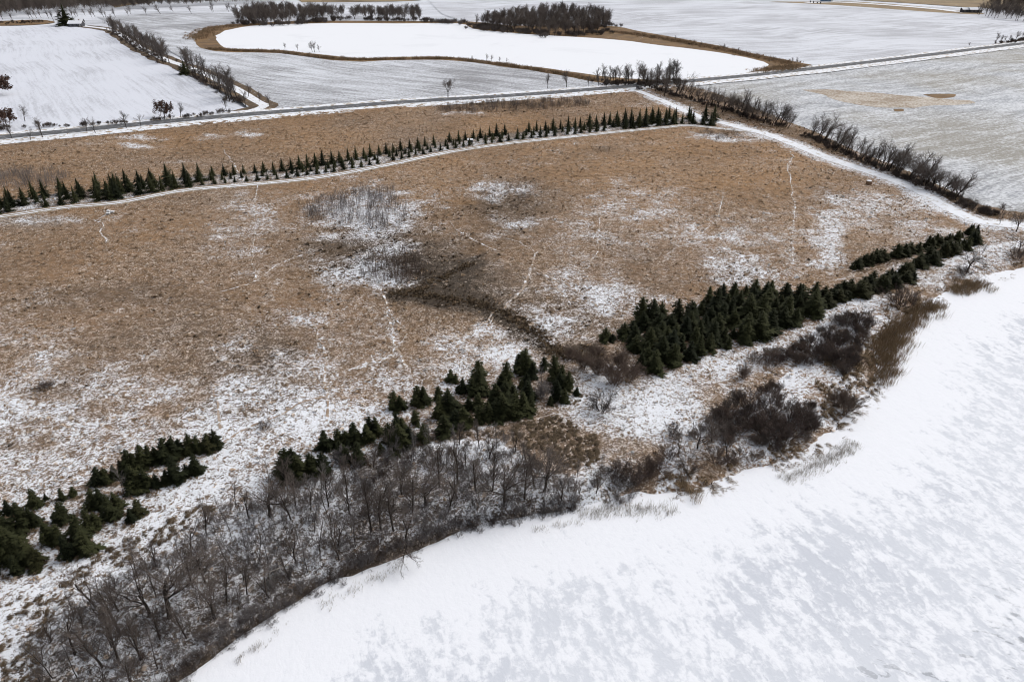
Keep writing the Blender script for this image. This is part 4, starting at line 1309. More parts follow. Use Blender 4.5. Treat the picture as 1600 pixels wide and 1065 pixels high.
# ------------------------------------------------------------------ shrubs (each one a thing)
SH = [(1405, 478, SHRUB_DARK, 1.35, 'large round dark bush by the cattails near the windbreak end'), (1345, 512, SHRUB_DARK, .95, 'low dark bush arching along the marsh slope'), (1322, 503, SHRUB_DARK, .8, 'small dark bush behind the arching bush on the marsh slope'),
      (1290, 560, SHRUB_DARK, 1.1, 'dark bush dusted with snow in the middle of the upper marsh'), (1318, 572, SHRUB_DARK, 1.0, 'dark bush at the lake side of the upper marsh thicket'), (1265, 545, SHRUB_DARK, .9, 'dark bush at the windbreak side of the upper marsh thicket'), (1302, 535, SHRUB_DARK, .9, 'dark bush at the back of the upper marsh thicket'),
      (1160, 590, SHRUB_RED, .7, 'low brown bush on the snow slope below the conifer block'), (1205, 572, SHRUB_DARK, .7, 'small dark bush on the snow slope below the conifer block'), (1180, 565, SHRUB_DARK, .6, 'little dark bush highest on the slope below the conifers'),
      (1175, 640, SHRUB_DARK, 1.0, 'dark bush at the left of the big marsh thicket'), (1205, 645, SHRUB_DARK, 1.2, 'tallest dark bush in the big marsh thicket'), (1235, 655, SHRUB_DARK, 1.1, 'dark bush at the right of the big marsh thicket'), (1195, 675, SHRUB_DARK, 1.15, 'dark bush in front of the big marsh thicket'), (1225, 685, SHRUB_DARK, 1.1, 'dark bush nearest the lake in the big marsh thicket'), (1255, 668, SHRUB_DARK, .9, 'dark bush at the lake edge of the big marsh thicket'), (1160, 665, SHRUB_DARK, .8, 'bush between the marsh trees and the dark thicket'),
      (1322, 645, SHRUB_RED, 1.0, 'brown willow bush among tawny grass near the shore'), (1308, 632, SHRUB_RED, .8, 'smaller brown willow bush behind the shore willow'), (941, 640, SHRUB_DARK, 1.0, 'single dark rounded bush on the snow between the windbreak blocks'),
      (960, 600, SHRUB_RED, 1.15, 'large reddish bush in the gap between windbreak blocks'), (985, 592, SHRUB_RED, 1.0, 'reddish bush touching the dense conifer block'), (935, 585, SHRUB_RED, 1.0, 'reddish bush behind the single dark bush'), (912, 575, SHRUB_RED, .9, 'reddish bush beside the middle windbreak end'), (970, 575, SHRUB_RED, .9, 'reddish bush highest in the windbreak gap'), (890, 560, SHRUB_RED, .7, 'low brown bush in the ditch above the gap'), (930, 556, SHRUB_RED, .7, 'low brown bush across the ditch end'),
      (985, 752, SHRUB_DARK, .8, 'dark bush at the right end of the lakeside wood'), (965, 745, SHRUB_DARK, .8, 'dark bush above the shore grass at the wood end'), (1010, 735, SHRUB_DARK, .7, 'dark bush between wood end and marsh trees'), (1030, 738, SHRUB_DARK, .7, 'dark bush below the snowy slope by the marsh trees'), (1045, 715, SHRUB_DARK, .7, 'dark bush under the first marsh tree'), (1120, 720, SHRUB_DARK, .8, 'dark bush in front of the marsh trees'), (1075, 735, SHRUB_DARK, .7, 'dark bush in tawny grass under the marsh trees'), (1050, 680, SHRUB_DARK, .6, 'little bush at the top of the marsh thicket'),
      (848, 622, SHRUB_GREY, .8, 'pale grey bush in a notch of the middle windbreak'), (533, 723, SHRUB_GREY, .8, 'pale grey bush below the middle windbreak'), (1505, 430, SHRUB_DARK, .8, 'dark bush under the spreading tree above the lake'), (1590, 405, SHRUB_DARK, 1.0, 'dark bush at the right edge above the ice'),
      (1540, 335, SHRUB_DARK, .6, 'low bush beyond the track near its bend'), (66, 608, SHRUB_DARK, .45, 'low dark bush alone in the left grassland'), (78, 604, SHRUB_DARK, .35, 'tiny dark bush beside the lone grassland bush'), (415, 668, SHRUB_DARK, .4, 'small dark bush in snow above the small spruce cluster'),
      (1021, 60, SHRUB_DARK, .45, 'small black bush on the dry bank right of the pond'), (1029, 61, SHRUB_DARK, .3, 'smaller black bush beside another on the dry bank'), (1077, 70, SHRUB_DARK, .4, 'low bush on the dry bank under the sapling')]
for px, py, pl, sc, lab in SH:
    me = RND.choice(pl)
    o = link('shrub', me, None, label=lab, category='bush')
    o.location = ground_pt(px, py) if py > 140 else at(px, py, .03)
    o.rotation_euler = (0, 0, RND.uniform(0, 6.28))
    o.scale = (sc * 1.1, sc * 1.1, sc * .95)


def poly_points(P, n, seed):
    g = np.random.default_rng(seed)
    W = atn(P)[:, :2]
    lo, hi = W.min(0), W.max(0)
    c = g.uniform(lo, hi, (n * 6 + 200, 2))
    c = c[inside(c[:, 0], c[:, 1], W)]
    return c[:n]


def with_z(xy, dz=-.05):
    return np.column_stack([xy, hgt(xy[:, 0], xy[:, 1]) + dz])


# thickets of thin stems round the potholes, by the road and in the wood bottoms
STEMS = [(stems_mesh(400 + s, 2.6, .8), M_TWIGGREY) for s in range(3)]
STEMSB = [(stems_mesh(410 + s, 2.4, .7), M_TWIGRED) for s in range(2)] + [(stems_mesh(415, 2.2, .7), M_DARKSHRUB)]
xy = np.vstack([poly_points([(468, 325), (500, 312), (560, 305), (610, 308), (640, 330), (632, 350), (590, 360), (530, 356), (485, 345)], 150, 1), poly_points([(540, 300), (580, 296), (620, 302), (600, 320)], 20, 12)])
scatter('sapling_thicket', with_z(xy), rng.uniform(0, 6.28, len(xy)), rng.uniform(.6, 1.15, len(xy)), STEMS + [(stems_mesh(431, 2.5, .8), M_DARKSHRUB)], 'thicket of thin grey saplings standing in the snowy pothole', 'thicket')
xy = poly_points([(565, 430), (575, 405), (610, 395), (660, 398), (672, 430), (650, 440), (605, 448)], 90, 2)
scatter('willow_thicket', with_z(xy), rng.uniform(0, 6.28, len(xy)), rng.uniform(.6, 1.15, len(xy)), STEMSB, 'thicket of brown willow stems below the snowy pothole', 'thicket')
xy = poly_points([(-60, 295), (-60, 270), (20, 268), (90, 272), (120, 280), (60, 297)], 110, 3)
scatter('sapling_thicket', with_z(xy), rng.uniform(0, 6.28, len(xy)), rng.uniform(.6, 1.2, len(xy)), STEMS, 'thicket of pale thin saplings behind the spruces at the left edge', 'thicket')
xy = poly_points([(675, 175), (690, 166), (760, 161), (830, 158), (905, 157), (925, 165), (860, 171), (780, 175), (720, 178)], 260, 4)
scatter('roadside_thicket', with_z(xy), rng.uniform(0, 6.28, len(xy)), rng.uniform(.6, 1.1, len(xy)), STEMSB + STEMS[:1], 'thicket of dark stems in the ditch below the road', 'thicket')
xy = poly_points([(1078, 212), (1100, 204), (1150, 206), (1165, 214), (1120, 219)], 40, 5)
scatter('ditch_thicket', with_z(xy), rng.uniform(0, 6.28, len(xy)), rng.uniform(.4, .8, len(xy)), STEMSB, 'low dark thicket beside the junction of lane and track', 'thicket')
xy = np.vstack([poly_points([(745, 298), (790, 285), (840, 298), (820, 330), (770, 320)], 50, 6), poly_points([(900, 500), (860, 480), (820, 500), (850, 530), (900, 535)], 14, 7)])
scatter('scrub', with_z(xy), rng.uniform(0, 6.28, len(xy)), rng.uniform(.3, .6, len(xy)), STEMSB, 'low dark scrub in the grassland right of the pothole', 'thicket')
def shore_pts(a, b, n, off, w, seed, keep=0.0):
    g = np.random.default_rng(seed)
    P = np.array(SHORE_PX, float)
    P = P[(P[:, 0] >= a) & (P[:, 0] <= b)] if a < b else P
    L_ = smooth_line(atn(P)[:, :2], 3)
    s = np.concatenate([[0], np.cumsum(np.linalg.norm(np.diff(L_, axis=0), axis=1))])
    t = g.uniform(0, s[-1], n)
    T = np.gradient(L_, axis=0); T /= np.linalg.norm(T, axis=1)[:, None]
    nx = -np.interp(t, s, T[:, 1]); ny = np.interp(t, s, T[:, 0])
    o = off + g.normal(0, w, n)
    k = fbm(t * .11, t * 0 + seed, 90 + seed, 2)
    m = k > keep
    x = np.interp(t, s, L_[:, 0]) + nx * o; y = np.interp(t, s, L_[:, 1]) + ny * o
    return np.column_stack([x, y])[m]


def brush_along(P, n, w, z=None, seed=0):
    g = np.random.default_rng(seed)
    L_ = smooth_line(atn(P)[:, :2], 3)
    s = np.concatenate([[0], np.cumsum(np.linalg.norm(np.diff(L_, axis=0), axis=1))])
    t = g.uniform(0, s[-1], n)
    x = np.interp(t, s, L_[:, 0]) + g.normal(0, w, n); y = np.interp(t, s, L_[:, 1]) + g.normal(0, w, n)
    xy = np.column_stack([x, y])
    return with_z(xy) if z is None else np.column_stack([xy, np.full(n, z)])


# undergrowth of the wood
US = [(shrub_mesh(440 + s, 1.6, 1.0, 10, 3, .0065), M_TWIGGREY) for s in range(3)] + [(shrub_mesh(445, 1.5, 1.0, 10, 3, .007), M_TWIG), (shrub_mesh(446, 1.5, 1.2, 10, 3, .007), M_DARKSHRUB)]
xy = poly_points(WOOD_PX, 1450, 8)
d_, s_ = dist_line(xy[:, 0], xy[:, 1], SHORE)
xy = xy[(s_ > 0) & (d_ > 0.2)]
sc_ = rng.uniform(.35, 1.1, len(xy))
xe = np.vstack([shore_pts(150, 940, 420, .5, .5, 61)])
xy = np.vstack([xy, xe]); sc_ = np.concatenate([sc_, rng.uniform(.35, .85, len(xe))])
scatter('undergrowth', with_z(xy), rng.uniform(0, 6.28, len(xy)), sc_, US, 'grey brush covering the floor of the lakeside wood', 'undergrowth')



DS = [(shrub_mesh(450 + s, 2.0, 1.6, 20, 5, .014), M_DARKSHRUB) for s in range(2)] + [(shrub_mesh(455, 2.0, 1.6, 20, 5, .014), M_TWIG)]
p = np.vstack([brush_along(hedge1, 150, 1.3, None, 1), brush_along([(1262, 213)] + [(a, b + 2) for a, b in hedge2[1:]], 190, 1.2, None, 2)])
scatter('hedge_bottom', p, rng.uniform(0, 6.28, len(p)), rng.uniform(.35, .85, len(p)), DS, 'dark brush under the hedgerow beside the snowy track', 'undergrowth')
p = np.vstack([brush_along([(172, 47), (215, 74), (262, 101)], 130, 3.0, .05, 3), brush_along([(285, 103), (335, 139), (372, 162)], 80, 2.0, .05, 4), brush_along([(-20, 205), (40, 200), (100, 198), (200, 193), (300, 183), (360, 177)], 60, 1.2, .08, 5),
               brush_along([(935, 130), (1000, 132), (1055, 128)], 150, 3.5, .05, 6), brush_along([(1558, 68), (1580, 66), (1610, 60)], 60, 3, .05, 7), brush_along([(0, 37), (60, 35), (85, 34)], 60, 6, .05, 8)])
scatter('hedge_bottom', p, rng.uniform(0, 6.28, len(p)), rng.uniform(.35, 1.0, len(p)), DS, 'dark brush under the far hedgerows and roadside trees', 'undergrowth')
FS = [(shrub_mesh(460 + s, 3.6, 3.2, 22, 5, .026), M_TWIGFAR) for s in range(2)]
p = np.vstack([brush_along([(372, 38), (440, 39), (535, 31)], 90, 6, .05, 9), brush_along([(550, 31), (620, 33), (656, 33), (690, 36), (730, 38)], 60, 4, .05, 10), brush_along([(745, 44), (800, 50), (900, 56), (945, 50)], 130, 8, .05, 11), brush_along([(800, 38), (900, 42), (950, 40)], 120, 12, .05, 12)])
scatter('far_undergrowth', p, rng.uniform(0, 6.28, len(p)), rng.uniform(.5, 1.1, len(p)), FS, 'brush filling the woods on the far side of the pond', 'undergrowth')

# the inner trees of the far woods, read as one mass
WD = [(bare_tree(520 + s, 12.5, 'far')[1], M_TWIG) for s in range(3)]
def fill_px(P, n, seed):
    g = np.random.default_rng(seed)
    P = np.array(P, float)
    c = g.uniform(P.min(0), P.max(0), (n * 6, 2))
    return [tuple(q) for q in c[inside(c[:, 0], c[:, 1], P)][:n]]


wp_ = fill_px([(366, 38), (400, 40), (480, 37), (540, 31), (536, 24), (480, 20), (400, 19), (368, 25)], 330, 1) + fill_px([(548, 31), (600, 33), (657, 33), (655, 25), (560, 25)], 110, 2) + fill_px([(742, 43), (800, 50), (880, 56), (908, 56), (935, 50), (957, 36), (940, 26), (880, 21), (820, 25), (770, 33)], 480, 3) + fill_px([(1530, 25), (1600, 35), (1640, 38), (1640, 10), (1550, 10)], 150, 4) + along([(172, 44), (215, 70), (262, 98)], 40, 5, 2.5)
p = np.array([at(a, b, .03) for a, b in wp_])
scatter('woodland', p, rng.uniform(0, 6.28, len(p)), rng.uniform(.75, 1.1, len(p)), WD, 'inner trees of the bare woods beyond the pond and road', 'woodland')

# distant forest that closes the view
FT = [(bare_tree(500 + s, 15, 'far')[1], M_TWIG) for s in range(3)]
def px_points(P, n, seed):
    g = np.random.default_rng(seed)
    P = np.array(P, float)
    c = g.uniform(P.min(0), P.max(0), (n * 5, 2))
    c = c[inside(c[:, 0], c[:, 1], P)][:n]
    return np.array([at(a, b)[:2] for a, b in c])


xyF = np.vstack([px_points([(-300, 30), (-100, 28), (0, 27), (60, 22), (150, 18), (200, 15.5), (260, 12), (330, 9), (420, 5), (420, -12), (-300, -12)], 4600, 20), px_points([(400, 5), (470, 4), (470, -6), (400, -6)], 90, 21), px_points([(535, 3), (575, 3), (575, -4), (535, -4)], 40, 22),
                px_points([(1555, 14), (1600, 17), (1900, 27), (1900, -12), (1560, -12), (1510, 2)], 900, 23), px_points([(400, -14), (1560, -14), (1560, -45), (400, -45)], 900, 24)])
p = np.column_stack([xyF, np.full(len(xyF), -.2)])
scatter('forest', p, rng.uniform(0, 6.28, len(p)), rng.uniform(.7, 1.2, len(p)), FT, 'distant leafless forest along the top of the view', 'forest')

# ------------------------------------------------------------------ grass tufts
TU = [(tuft_mesh(600 + s, 18, .60, .055, .8, .2, .8), M_TUFT) for s in range(3)] + [(tuft_mesh(605, 20, .7, .05, .7), M_TUFTDARK), (tuft_mesh(607, 18, .6, .06, .8, .2, .8), M_TUFTPALE), (tuft_mesh(608, 16, .55, .06, .9, .2, .9), M_TUFTPALE), (tuft_mesh(609, 18, .55, .07, .6, .22), M_TUFTWHITE)]
W = np.array([(-255.0, 40.0), (345.0, 470.0)])
g_ = np.random.default_rng(5)
n_try = 620000
c = g_.uniform(W[0], W[1], (n_try, 2))
top_ = atn(PRAIRIE_PX)[:, :2]
polyP = np.vstack([top_, [[345, top_[-1][1]], [345, 36], [-255, 36], [-255, top_[0][1]]]])
qx, qy = proj(c[:, 0], c[:, 1])
ok = (qx > -60) & (qx < 1660) & (qy < 1130) & inside(c[:, 0], c[:, 1], polyP) & (look(G_SHORE, c[:, 0], c[:, 1]) > .8)
ok &= (np.abs(look(G_TRACK, c[:, 0], c[:, 1])) > 2.8) & (np.abs(look(G_LANE, c[:, 0], c[:, 1])) > 2.6)
c = c[ok]
cv = cover_at(c[:, 0], c[:, 1])
clump = fbm(c[:, 0] * .6, c[:, 1] * .6, 51, 3)
prob = np.where(cv[:, 0] < .35, .32, .46) * np.clip(1.1 - .8 * cv[:, 0], .25, 1) * sstep(clump, .30, .62) * np.clip(.45 + 2.2 * (fbm(c[:, 0] * .09, c[:, 1] * .09, 57, 3) - .3), .2, 1) * np.where(cv[:, 3] > .7, .5, 1)
ok = g_.uniform(0, 1, len(c)) < prob
c = c[ok]; cv = cv[ok]
sz = np.clip(np.exp(g_.normal(-.42, .38, len(c))), .25, 1.5) * (1 - .15 * cv[:, 0])
ang = -0.6 + g_.normal(0, .9, len(c)) + 3 * (fbm(c[:, 0] * .04, c[:, 1] * .04, 52, 2) - .5)
pale = np.clip(.34 + .85 * cv[:, 0] - .22 * cv[:, 2] - .5 * cv[:, 1], .12, .85)
u = g_.uniform(0, 1, len(c))
pick = np.where(u < pale * .7, g_.integers(4, 6, len(c)), np.where((u < pale) & (cv[:, 0] > .36), 6, np.where(g_.uniform(0, 1, len(c)) < .85 * cv[:, 1] - .04, 3, g_.integers(0, 3, len(c)))))
scatter('prairie_grass', with_z(c, 0.0), ang, sz, TU, 'matted brown prairie grass clumps with snow between them', 'grass', pick)

# rank dark growth along the wet swale
p = np.vstack([brush_along([(612, 460), (650, 458), (700, 466), (760, 478), (805, 498), (850, 532), (875, 552)], 760, 1.0, None, 71), brush_along([(640, 456), (690, 434), (740, 410)], 200, .8, None, 72), brush_along([(860, 545), (890, 556), (940, 560)], 200, 1.4, None, 73)])
scatter('swale_growth', p, rng.uniform(0, 6.28, len(p)), rng.uniform(.35, .75, len(p)), [(tuft_mesh(650, 26, .95, .05, .5, .35), M_TUFTDARK), (tuft_mesh(651, 26, .85, .05, .6, .35), M_TUFTDARK), (tuft_mesh(652, 24, .85, .05, .6, .35), M_TUSSOCK)], 'dark rank grass filling the wet swale in the middle of the grassland', 'grass')
# grey brush through the marsh
xy = np.vstack([poly_points([(1010, 745), (1040, 690), (1100, 670), (1150, 620), (1210, 600), (1280, 640), (1270, 680), (1180, 715), (1090, 735)], 210, 74), poly_points([(1130, 585), (1180, 555), (1240, 545), (1300, 500), (1350, 490), (1370, 515), (1330, 585), (1270, 590), (1200, 590)], 150, 75)])
nn = fbm(xy[:, 0] * .11, xy[:, 1] * .11, 58, 2)
xy = xy[nn > .46]
scatter('marsh_brush', with_z(xy), rng.uniform(0, 6.28, len(xy)), rng.uniform(.5, 1.2, len(xy)), [(shrub_mesh(660, 1.7, 1.4, 16, 5, .009), M_DARKSHRUB), (shrub_mesh(661, 1.6, 1.4, 16, 5, .009), M_TWIGRED), (shrub_mesh(662, 1.7, 1.2, 16, 5, .009), M_TWIG)], 'grey and dark brush spread through the marsh above the shore', 'undergrowth')

# tawny marsh grass between windbreak and lake
MG = [(tuft_mesh(620 + s, 30, 1.15, .05, .6, .4, .7), M_REED) for s in range(2)] + [(tuft_mesh(625, 28, 1.0, .05, .7, .4, .8), M_TUSSOCK)]
c = poly_points([(930, 790), (960, 755), (1010, 740), (1090, 735), (1150, 715), (1200, 700), (1260, 640), (1270, 590), (1300, 500), (1380, 480), (1450, 455), (1520, 430), (1600, 405), (1600, 424), (1500, 460), (1430, 505), (1400, 560), (1405, 590), (1350, 655), (1300, 700), (1200, 745), (1100, 775), (1000, 783)], 3000, 31)
nn = fbm(c[:, 0] * .16, c[:, 1] * .16, 53, 3)
c = c[nn > .50]
scatter('marsh_grass', with_z(c, 0.0), rng.normal(-.8, .8, len(c)), rng.uniform(.4, .85, len(c)), MG, 'tawny bent marsh grass on the slope above the ice', 'grass')
# tussocks on the snowy strip at the lower left and below the middle windbreak
c = np.vstack([poly_points([(-60, 1100), (-60, 1010), (60, 930), (160, 860), (290, 800), (400, 750), (420, 765), (330, 800), (200, 885), (110, 930), (60, 1000), (60, 1100)], 420, 32), poly_points([(800, 665), (870, 650), (930, 680), (945, 715), (900, 735), (850, 715), (800, 690)], 420, 33), poly_points([(550, 700), (640, 675), (760, 655), (790, 680), (690, 690), (600, 705)], 160, 34)])
nn = fbm(c[:, 0] * .25, c[:, 1] * .25, 54, 2)
c = c[nn > .42]
scatter('tussock_grass', with_z(c, 0.0), rng.normal(.4, .5, len(c)), rng.uniform(.4, .8, len(c)), [(tuft_mesh(640, 30, 1.05, .05, .8, .35, .9), M_TUSSOCK), (tuft_mesh(641, 26, .9, .05, .9, .35, .9), M_TUSSOCK)], 'brown tussocks lying over the snow beside the wood', 'grass')

scatter('litter_grass', with_z(feet, 0.0), rng.uniform(0, 6.28, len(feet)), rng.uniform(.4, .8, len(feet)), [(tuft_mesh(670, 26, .8, .05, .9, .35, 1.0), M_TUSSOCK), (tuft_mesh(671, 26, .8, .05, .9, .35, 1.0), M_TUSSOCK)], 'brown dead grass at the feet of the windbreak conifers', 'grass')

# cattails along the waterline, thick at the marsh, thin and frosted off the wood
RE = [(reed_mesh(700 + s), M_REED) for s in range(3)]
RG = [(reed_mesh(710 + s, 12, 1.0, .4, .016), M_REEDGREY) for s in range(2)]
c = np.vstack([shore_pts(1040, 1560, 850, 1.6, 1.4, 1, .43), shore_pts(1380, 1440, 200, 2.4, 1.5, 3, .35)])
scatter('cattails', np.column_stack([c, np.maximum(hgt(c[:, 0], c[:, 1]), LAKE_Z)]), rng.uniform(-.6, .6, len(c)), rng.uniform(.6, 1.1, len(c)), RE, 'thick brown cattails along the marsh edge of the ice', 'cattails')
c = np.vstack([shore_pts(330, 930, 200, -2.4, .4, 5, .50), shore_pts(900, 1340, 800, -.9, .7, 6, .34)])
scatter('frosted_reeds', np.column_stack([c, np.full(len(c), LAKE_Z - .02)]), rng.uniform(-.6, .6, len(c)), rng.uniform(.35, .8, len(c)), RG, 'pale thin reeds standing in the snow along the bank', 'reeds')
c = np.vstack([brush_along([(330, 77), (370, 80), (430, 81.5), (500, 90), (565, 94), (690, 92), (740, 96.5), (800, 104), (880, 117), (930, 126)], 900, 1.5, .03, 40)[:, :2], brush_along([(955, 50), (1000, 55), (1060, 65), (1120, 76), (1190, 91), (1235, 100)], 600, 3.0, .03, 41)[:, :2], brush_along([(310, 62), (318, 52), (340, 44), (370, 40)], 400, 5, .03, 42)[:, :2], brush_along([(1190, 112), (1220, 108), (1250, 104)], 160, 4, .03, 43)[:, :2]])
scatter('pond_reeds', np.column_stack([c, np.full(len(c), .04)]), rng.uniform(-.6, .6, len(c)), rng.uniform(.7, 1.3, len(c)), [(reed_mesh(720, 24, 1.8, .9, .05), M_REED), (reed_mesh(721, 24, 1.6, .9, .05), M_TUFT)], 'brown reeds round the snow-covered pond', 'reeds')

# ------------------------------------------------------------------ built things
def box(V, F, lo, hi):
    k = len(V)
    (x0, y0, z0), (x1, y1, z1) = lo, hi
    V += [(x0, y0, z0), (x1, y0, z0), (x1, y1, z0), (x0, y1, z0), (x0, y0, z1), (x1, y0, z1), (x1, y1, z1), (x0, y1, z1)]
    F += [[k, k + 3, k + 2, k + 1], [k + 4, k + 5, k + 6, k + 7], [k, k + 1, k + 5, k + 4], [k + 1, k + 2, k + 6, k + 5], [k + 2, k + 3, k + 7, k + 6], [k + 3, k, k + 4, k + 7]]


def part(name, boxes, mat, parent):
    V, F = [], []
    for lo, hi in boxes:
        box(V, F, lo, hi)
    return link(name, mesh_from(name, V, F), mat, parent)


def thing(name, loc, rz, label, category, group=None):
    o = link(name, None, None, label=label, category=category)
    if group: o['group'] = group
    o.location = loc; o.rotation_euler = (0, 0, rz)
    return o


M_ROOFSNOW = make_snow_mat('roof_snow', (0.82, 0.83, 0.86), (0.7, 0.71, 0.74), .2, .3)
M_DARKWALL = plain('dark_siding', (0.075, 0.075, 0.085))
M_PALEWALL = plain('pale_siding', (0.45, 0.45, 0.44))
M_BLUEWALL = plain('blue_siding', (0.14, 0.22, 0.34))
M_GLASS = plain('window_glass', (0.03, 0.035, 0.045), rough=.15, spec=.5)
M_TRIM = plain('white_trim', (0.62, 0.62, 0.60))
M_BRICK = plain('chimney_brick', (0.20, 0.11, 0.08))
M_PAINT = plain('dark_car_paint', (0.028, 0.017, 0.022), (0.024, 0.015, 0.019), rough=.3, spec=.5)
M_RUBBER = plain('tyre_rubber', (0.02, 0.02, 0.02))
M_RIM = plain('wheel_metal', (0.30, 0.30, 0.31), rough=.4)
M_LAMP = plain('lamp_glass', (0.55, 0.55, 0.5), rough=.2)
M_REDLAMP = plain('tail_lamp', (0.35, 0.02, 0.02), rough=.25)
M_WOOD = plain('weathered_wood', (0.14, 0.10, 0.075))
M_HAY = plain('hay', (0.26, 0.17, 0.11), (0.17, 0.11, 0.075), nscale=6)


def gable(parent, x0, x1, y0, y1, z0, z1, ridge, mat, over=.4, th=.25):
    """two roof slopes along x with thickness and overhang"""
    ym = (y0 + y1) / 2
    V = [(x0 - over, y0 - over, z1 - .15), (x1 + over, y0 - over, z1 - .15), (x1 + over, ym, ridge), (x0 - over, ym, ridge), (x1 + over, y1 + over, z1 - .15), (x0 - over, y1 + over, z1 - .15)]
    V += [(a, b, c_ + th) for a, b, c_ in V]
    F = [[0, 3, 2, 1], [3, 5, 4, 2], [6, 7, 8, 9], [9, 8, 10, 11], [0, 1, 7, 6], [4, 5, 11, 10], [1, 2, 8, 7], [2, 4, 10, 8], [0, 6, 9, 3], [3, 9, 11, 5]]
    return link('roof', mesh_from('roof', V, F), mat, parent)


def house(name, loc, rz, L_, D_, H_, ridge, wall, label, nwin=3, chimney=True, door=True):
    r = thing(name, loc, rz, label, 'house' if 'house' in name else 'building')
    x0, x1, y0, y1 = -L_ / 2, L_ / 2, -D_ / 2, D_ / 2
    ym = 0
    V = [(x0, y0, 0), (x1, y0, 0), (x1, y1, 0), (x0, y1, 0), (x0, y0, H_), (x1, y0, H_), (x1, y1, H_), (x0, y1, H_), (x0, ym, ridge - .1), (x1, ym, ridge - .1)]
    F = [[0, 1, 5, 4], [2, 3, 7, 6], [1, 2, 6, 9, 5], [3, 0, 4, 8, 7]]
    link('wall', mesh_from('wall', V, F), wall, r)
    rf = gable(r, x0, x1, y0, y1, 0, H_, ridge, M_ROOFSNOW)
    if chimney:
        part('chimney', [((L_ * .2, .3, ridge - .6), (L_ * .2 + .9, 1.1, ridge + 1.0))], M_BRICK, rf)
    for i in range(nwin):
        cx = x0 + L_ * (i + .6) / (nwin + .2)
        w = part('window', [((cx - .75, y0 - .06, H_ * .42), (cx + .75, y0 + .02, H_ * .85))], M_TRIM, r)
        part('pane', [((cx - .62, y0 - .09, H_ * .45), (cx - .05, y0 - .02, H_ * .82)), ((cx + .05, y0 - .09, H_ * .45), (cx + .62, y0 - .02, H_ * .82))], M_GLASS, w)
    if door:
        cx = x1 - 1.2
        d = part('door', [((cx - .5, y0 - .07, .1), (cx + .5, y0 + .02, 2.1))], M_TRIM, r)
        part('handle', [((cx + .32, y0 - .13, 1.0), (cx + .40, y0 - .06, 1.1))], M_RIM, d)
    return r


house('farmhouse', at(120, 41.5), .08, 12, 8, 2.7, 5.0, M_DARKWALL, 'low farmhouse with snow-covered roof beside the tall spruce', 3)
w_ = house('shed_building', at(123, 37.5), .08, 10, 6, 2.8, 4.6, M_DARKWALL, 'snow-roofed shed behind the farmhouse', 2, False)
house('farm_shed', at(1508, 19.5), -.10, 9, 7, 3.0, 4.8, M_DARKWALL, 'smaller snow-roofed shed at the end of the driveway', 2, False)
house('farmhouse', at(1522, 19.8), -.10, 13, 8, 3.0, 5.2, M_DARKWALL, 'long farmhouse with white roof beside the farm wood', 3)
house('blue_house', at(1291, 2.4), -.05, 13, 9, 4.2, 6.6, M_BLUEWALL, 'blue house with dark windows cut by the top edge', 4, True)

# parked car at the road end of the track
cr_ = thing('parked_car', at(999, 139.5, .12), dir_of((994, 137), (1006, 141)), 'dark car parked where the snowy track meets the road', 'car')
prof = [(-2.2, .35), (-2.25, .85), (-2.1, 1.05), (-1.75, 1.60), (.45, 1.66), (1.05, 1.12), (1.95, .98), (2.25, .80), (2.28, .35)]
V, F = [], []
for sy, ins in ((-.88, 0), (.88, 0)):
    for x, z in prof:
        y = sy * (.84 if z > 1.3 else 1.0)
        V.append((x, y, z))
n = len(prof)
F += [list(range(n))[::-1][::-1], [i + n for i in range(n)][::-1]]
for i in range(n):
    j = (i + 1) % n
    F.append([i, i + n, j + n, j])
body = link('body', mesh_from('body', V, F), M_PAINT, cr_)
for sy in (-1, 1):
    part('side_window', [((-1.55, min(sy * .80, sy * .86), 1.12), (-.55, max(sy * .80, sy * .86), 1.50))], M_GLASS, cr_)
    part('side_window', [((-.45, min(sy * .80, sy * .86), 1.12), (.45, max(sy * .80, sy * .86), 1.50))], M_GLASS, cr_)
    d = part('door', [((-.5, min(sy * .87, sy * .90), .45), (.55, max(sy * .87, sy * .90), 1.06))], M_PAINT, cr_)
    part('handle', [((-.45, min(sy * .90, sy * .93), .92), (-.25, max(sy * .90, sy * .93), .97))], M_RIM, d)
    part('headlight', [((2.2, min(sy * .5, sy * .8), .62), (2.31, max(sy * .5, sy * .8), .80))], M_LAMP, cr_)
    part('tail_light', [((-2.29, min(sy * .6, sy * .85), .75), (-2.2, max(sy * .6, sy * .85), 1.0))], M_REDLAMP, cr_)
link('windscreen', mesh_from('windscreen', [(.50, -.70, 1.62), (.50, .70, 1.62), (1.07, .80, 1.15), (1.07, -.80, 1.15)], [[0, 3, 2, 1]]), M_GLASS, cr_)
for x in (-1.4, 1.4):
    for sy in (-1, 1):
        t_ = tubes([np.array((x, sy * .72, .34, x, sy * .92, .34, .34, .34))], 16)
        caps = [list(range(16))[::-1], list(range(16, 32))]
        wv = link('wheel', mesh_from('wheel', t_[0], [list(f) for f in t_[1]] + caps), M_RUBBER, cr_)
        t2 = tubes([np.array((x, sy * .90, .34, x, sy * .94, .34, .21, .21))], 12)
        link('rim', mesh_from('rim', t2[0], [list(f) for f in t2[1]] + [list(range(12))[::-1], list(range(12, 24))]), M_RIM, wv)

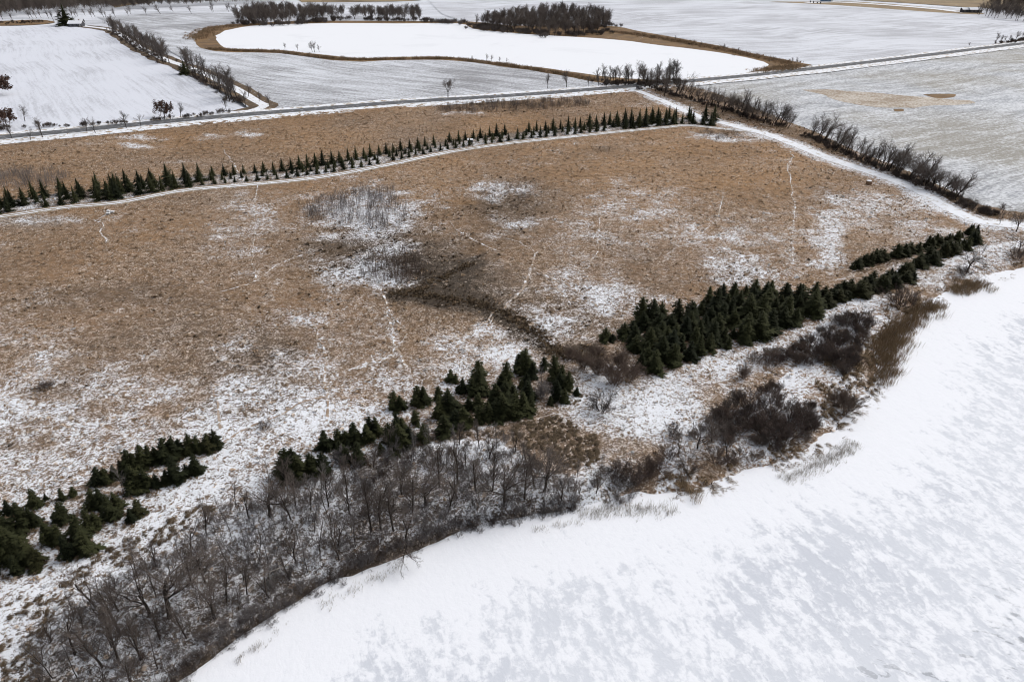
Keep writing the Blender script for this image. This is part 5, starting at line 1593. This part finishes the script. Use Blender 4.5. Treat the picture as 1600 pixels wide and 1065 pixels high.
# raised hunting blind among the young spruces
p = ground_pt(735, 226)
b_ = thing('hunting_blind', p, .1, 'small dark box with snow-white roof on legs among the young spruces', 'hunting blind')
part('cabin', [((-.95, -.7, 1.0), (.95, .7, 2.0))], M_DARKWALL, b_)
part('roof', [((-1.15, -.95, 2.0), (1.15, .95, 2.2))], M_ROOFSNOW, b_)
for sx in (-.8, .8):
    for sy in (-.55, .55):
        part('leg', [((sx - .06, sy - .06, -.1), (sx + .06, sy + .06, 1.0))], M_WOOD, b_)
part('window', [((-.5, -.74, 1.4), (.5, -.69, 1.75))], M_GLASS, b_)
la = part('ladder', [((-.25, -1.0, 0), (-.19, -.72, 1.1)), ((.19, -1.0, 0), (.25, -.72, 1.1))], M_WOOD, b_)
part('rung', [((-.19, -.95, .3), (.19, -.88, .35)), ((-.19, -.88, .65), (.19, -.81, .7))], M_WOOD, la)

for px, py, lab in ((170, 331.5, 'snow-topped white box nearer the spruces by the grass lane'), (176, 332.8, 'tilted small white box beside the other box in the grass'), (169.5, 335, 'lowest white box of the three beside the grass lane')):
    b_ = thing('hive_box', ground_pt(px, py), RND.uniform(-.3, .3), lab, 'box')
    part('body', [((-.45, -.3, 0), (.45, .3, .55))], M_PALEWALL, b_)
    part('lid', [((-.52, -.36, .55), (.52, .36, .66))], M_ROOFSNOW, b_)

# round hay bale with a cap of snow
p = ground_pt(1357, 288)
b_ = thing('hay_bale', p, .5, 'round hay bale capped with snow beside the snowy track', 'hay bale')
V, F = [], []
nr = 20
for i in range(nr):
    a = 2 * math.pi * i / nr
    for rr, zz in ((.78, 0), (.92, .12), (.95, 1.1), (.84, 1.28)):
        jit = 1 + .05 * math.sin(5 * a + zz * 7) + RND.gauss(0, .02)
        V.append((rr * jit * math.cos(a), rr * jit * math.sin(a), zz))
for i in range(nr):
    j = (i + 1) % nr
    for k in range(3):
        F.append([i * 4 + k, j * 4 + k, j * 4 + k + 1, i * 4 + k + 1])
F.append([i * 4 + 3 for i in range(nr)])
link('body', mesh_from('bale', V, F, True), M_HAY, b_)
V = [(.86 * math.cos(a) * (1 + .06 * math.sin(3 * a)), .86 * math.sin(a), 1.285) for a in np.linspace(0, 2 * math.pi, 20, endpoint=False)] + [(.55 * math.cos(a), .55 * math.sin(a), 1.42) for a in np.linspace(0, 2 * math.pi, 20, endpoint=False)]
link('snow_cap', mesh_from('snow_cap', V, [[i, (i + 1) % 20, 20 + (i + 1) % 20, 20 + i] for i in range(20)] + [list(range(20, 40))]), M_ROOFSNOW, b_)

for px, py, h, lab in ((1266, 4.2, 2.2, 'leftmost dark post before the blue house'), (1271, 5, 2.4, 'dark post second from the left before the blue house'), (1277, 5.4, 1.8, 'third dark post before the blue house'), (1282, 6, 2.2, 'dark post nearest the blue house')):
    b_ = thing('gate_post', at(px, py, .03), 0, lab, 'post')
    part('post', [((-.5, -.5, 0), (.5, .5, h))], M_DARKWALL, b_)
    part('cap', [((-.6, -.6, h), (.6, .6, h + .2))], M_ROOFSNOW, b_)
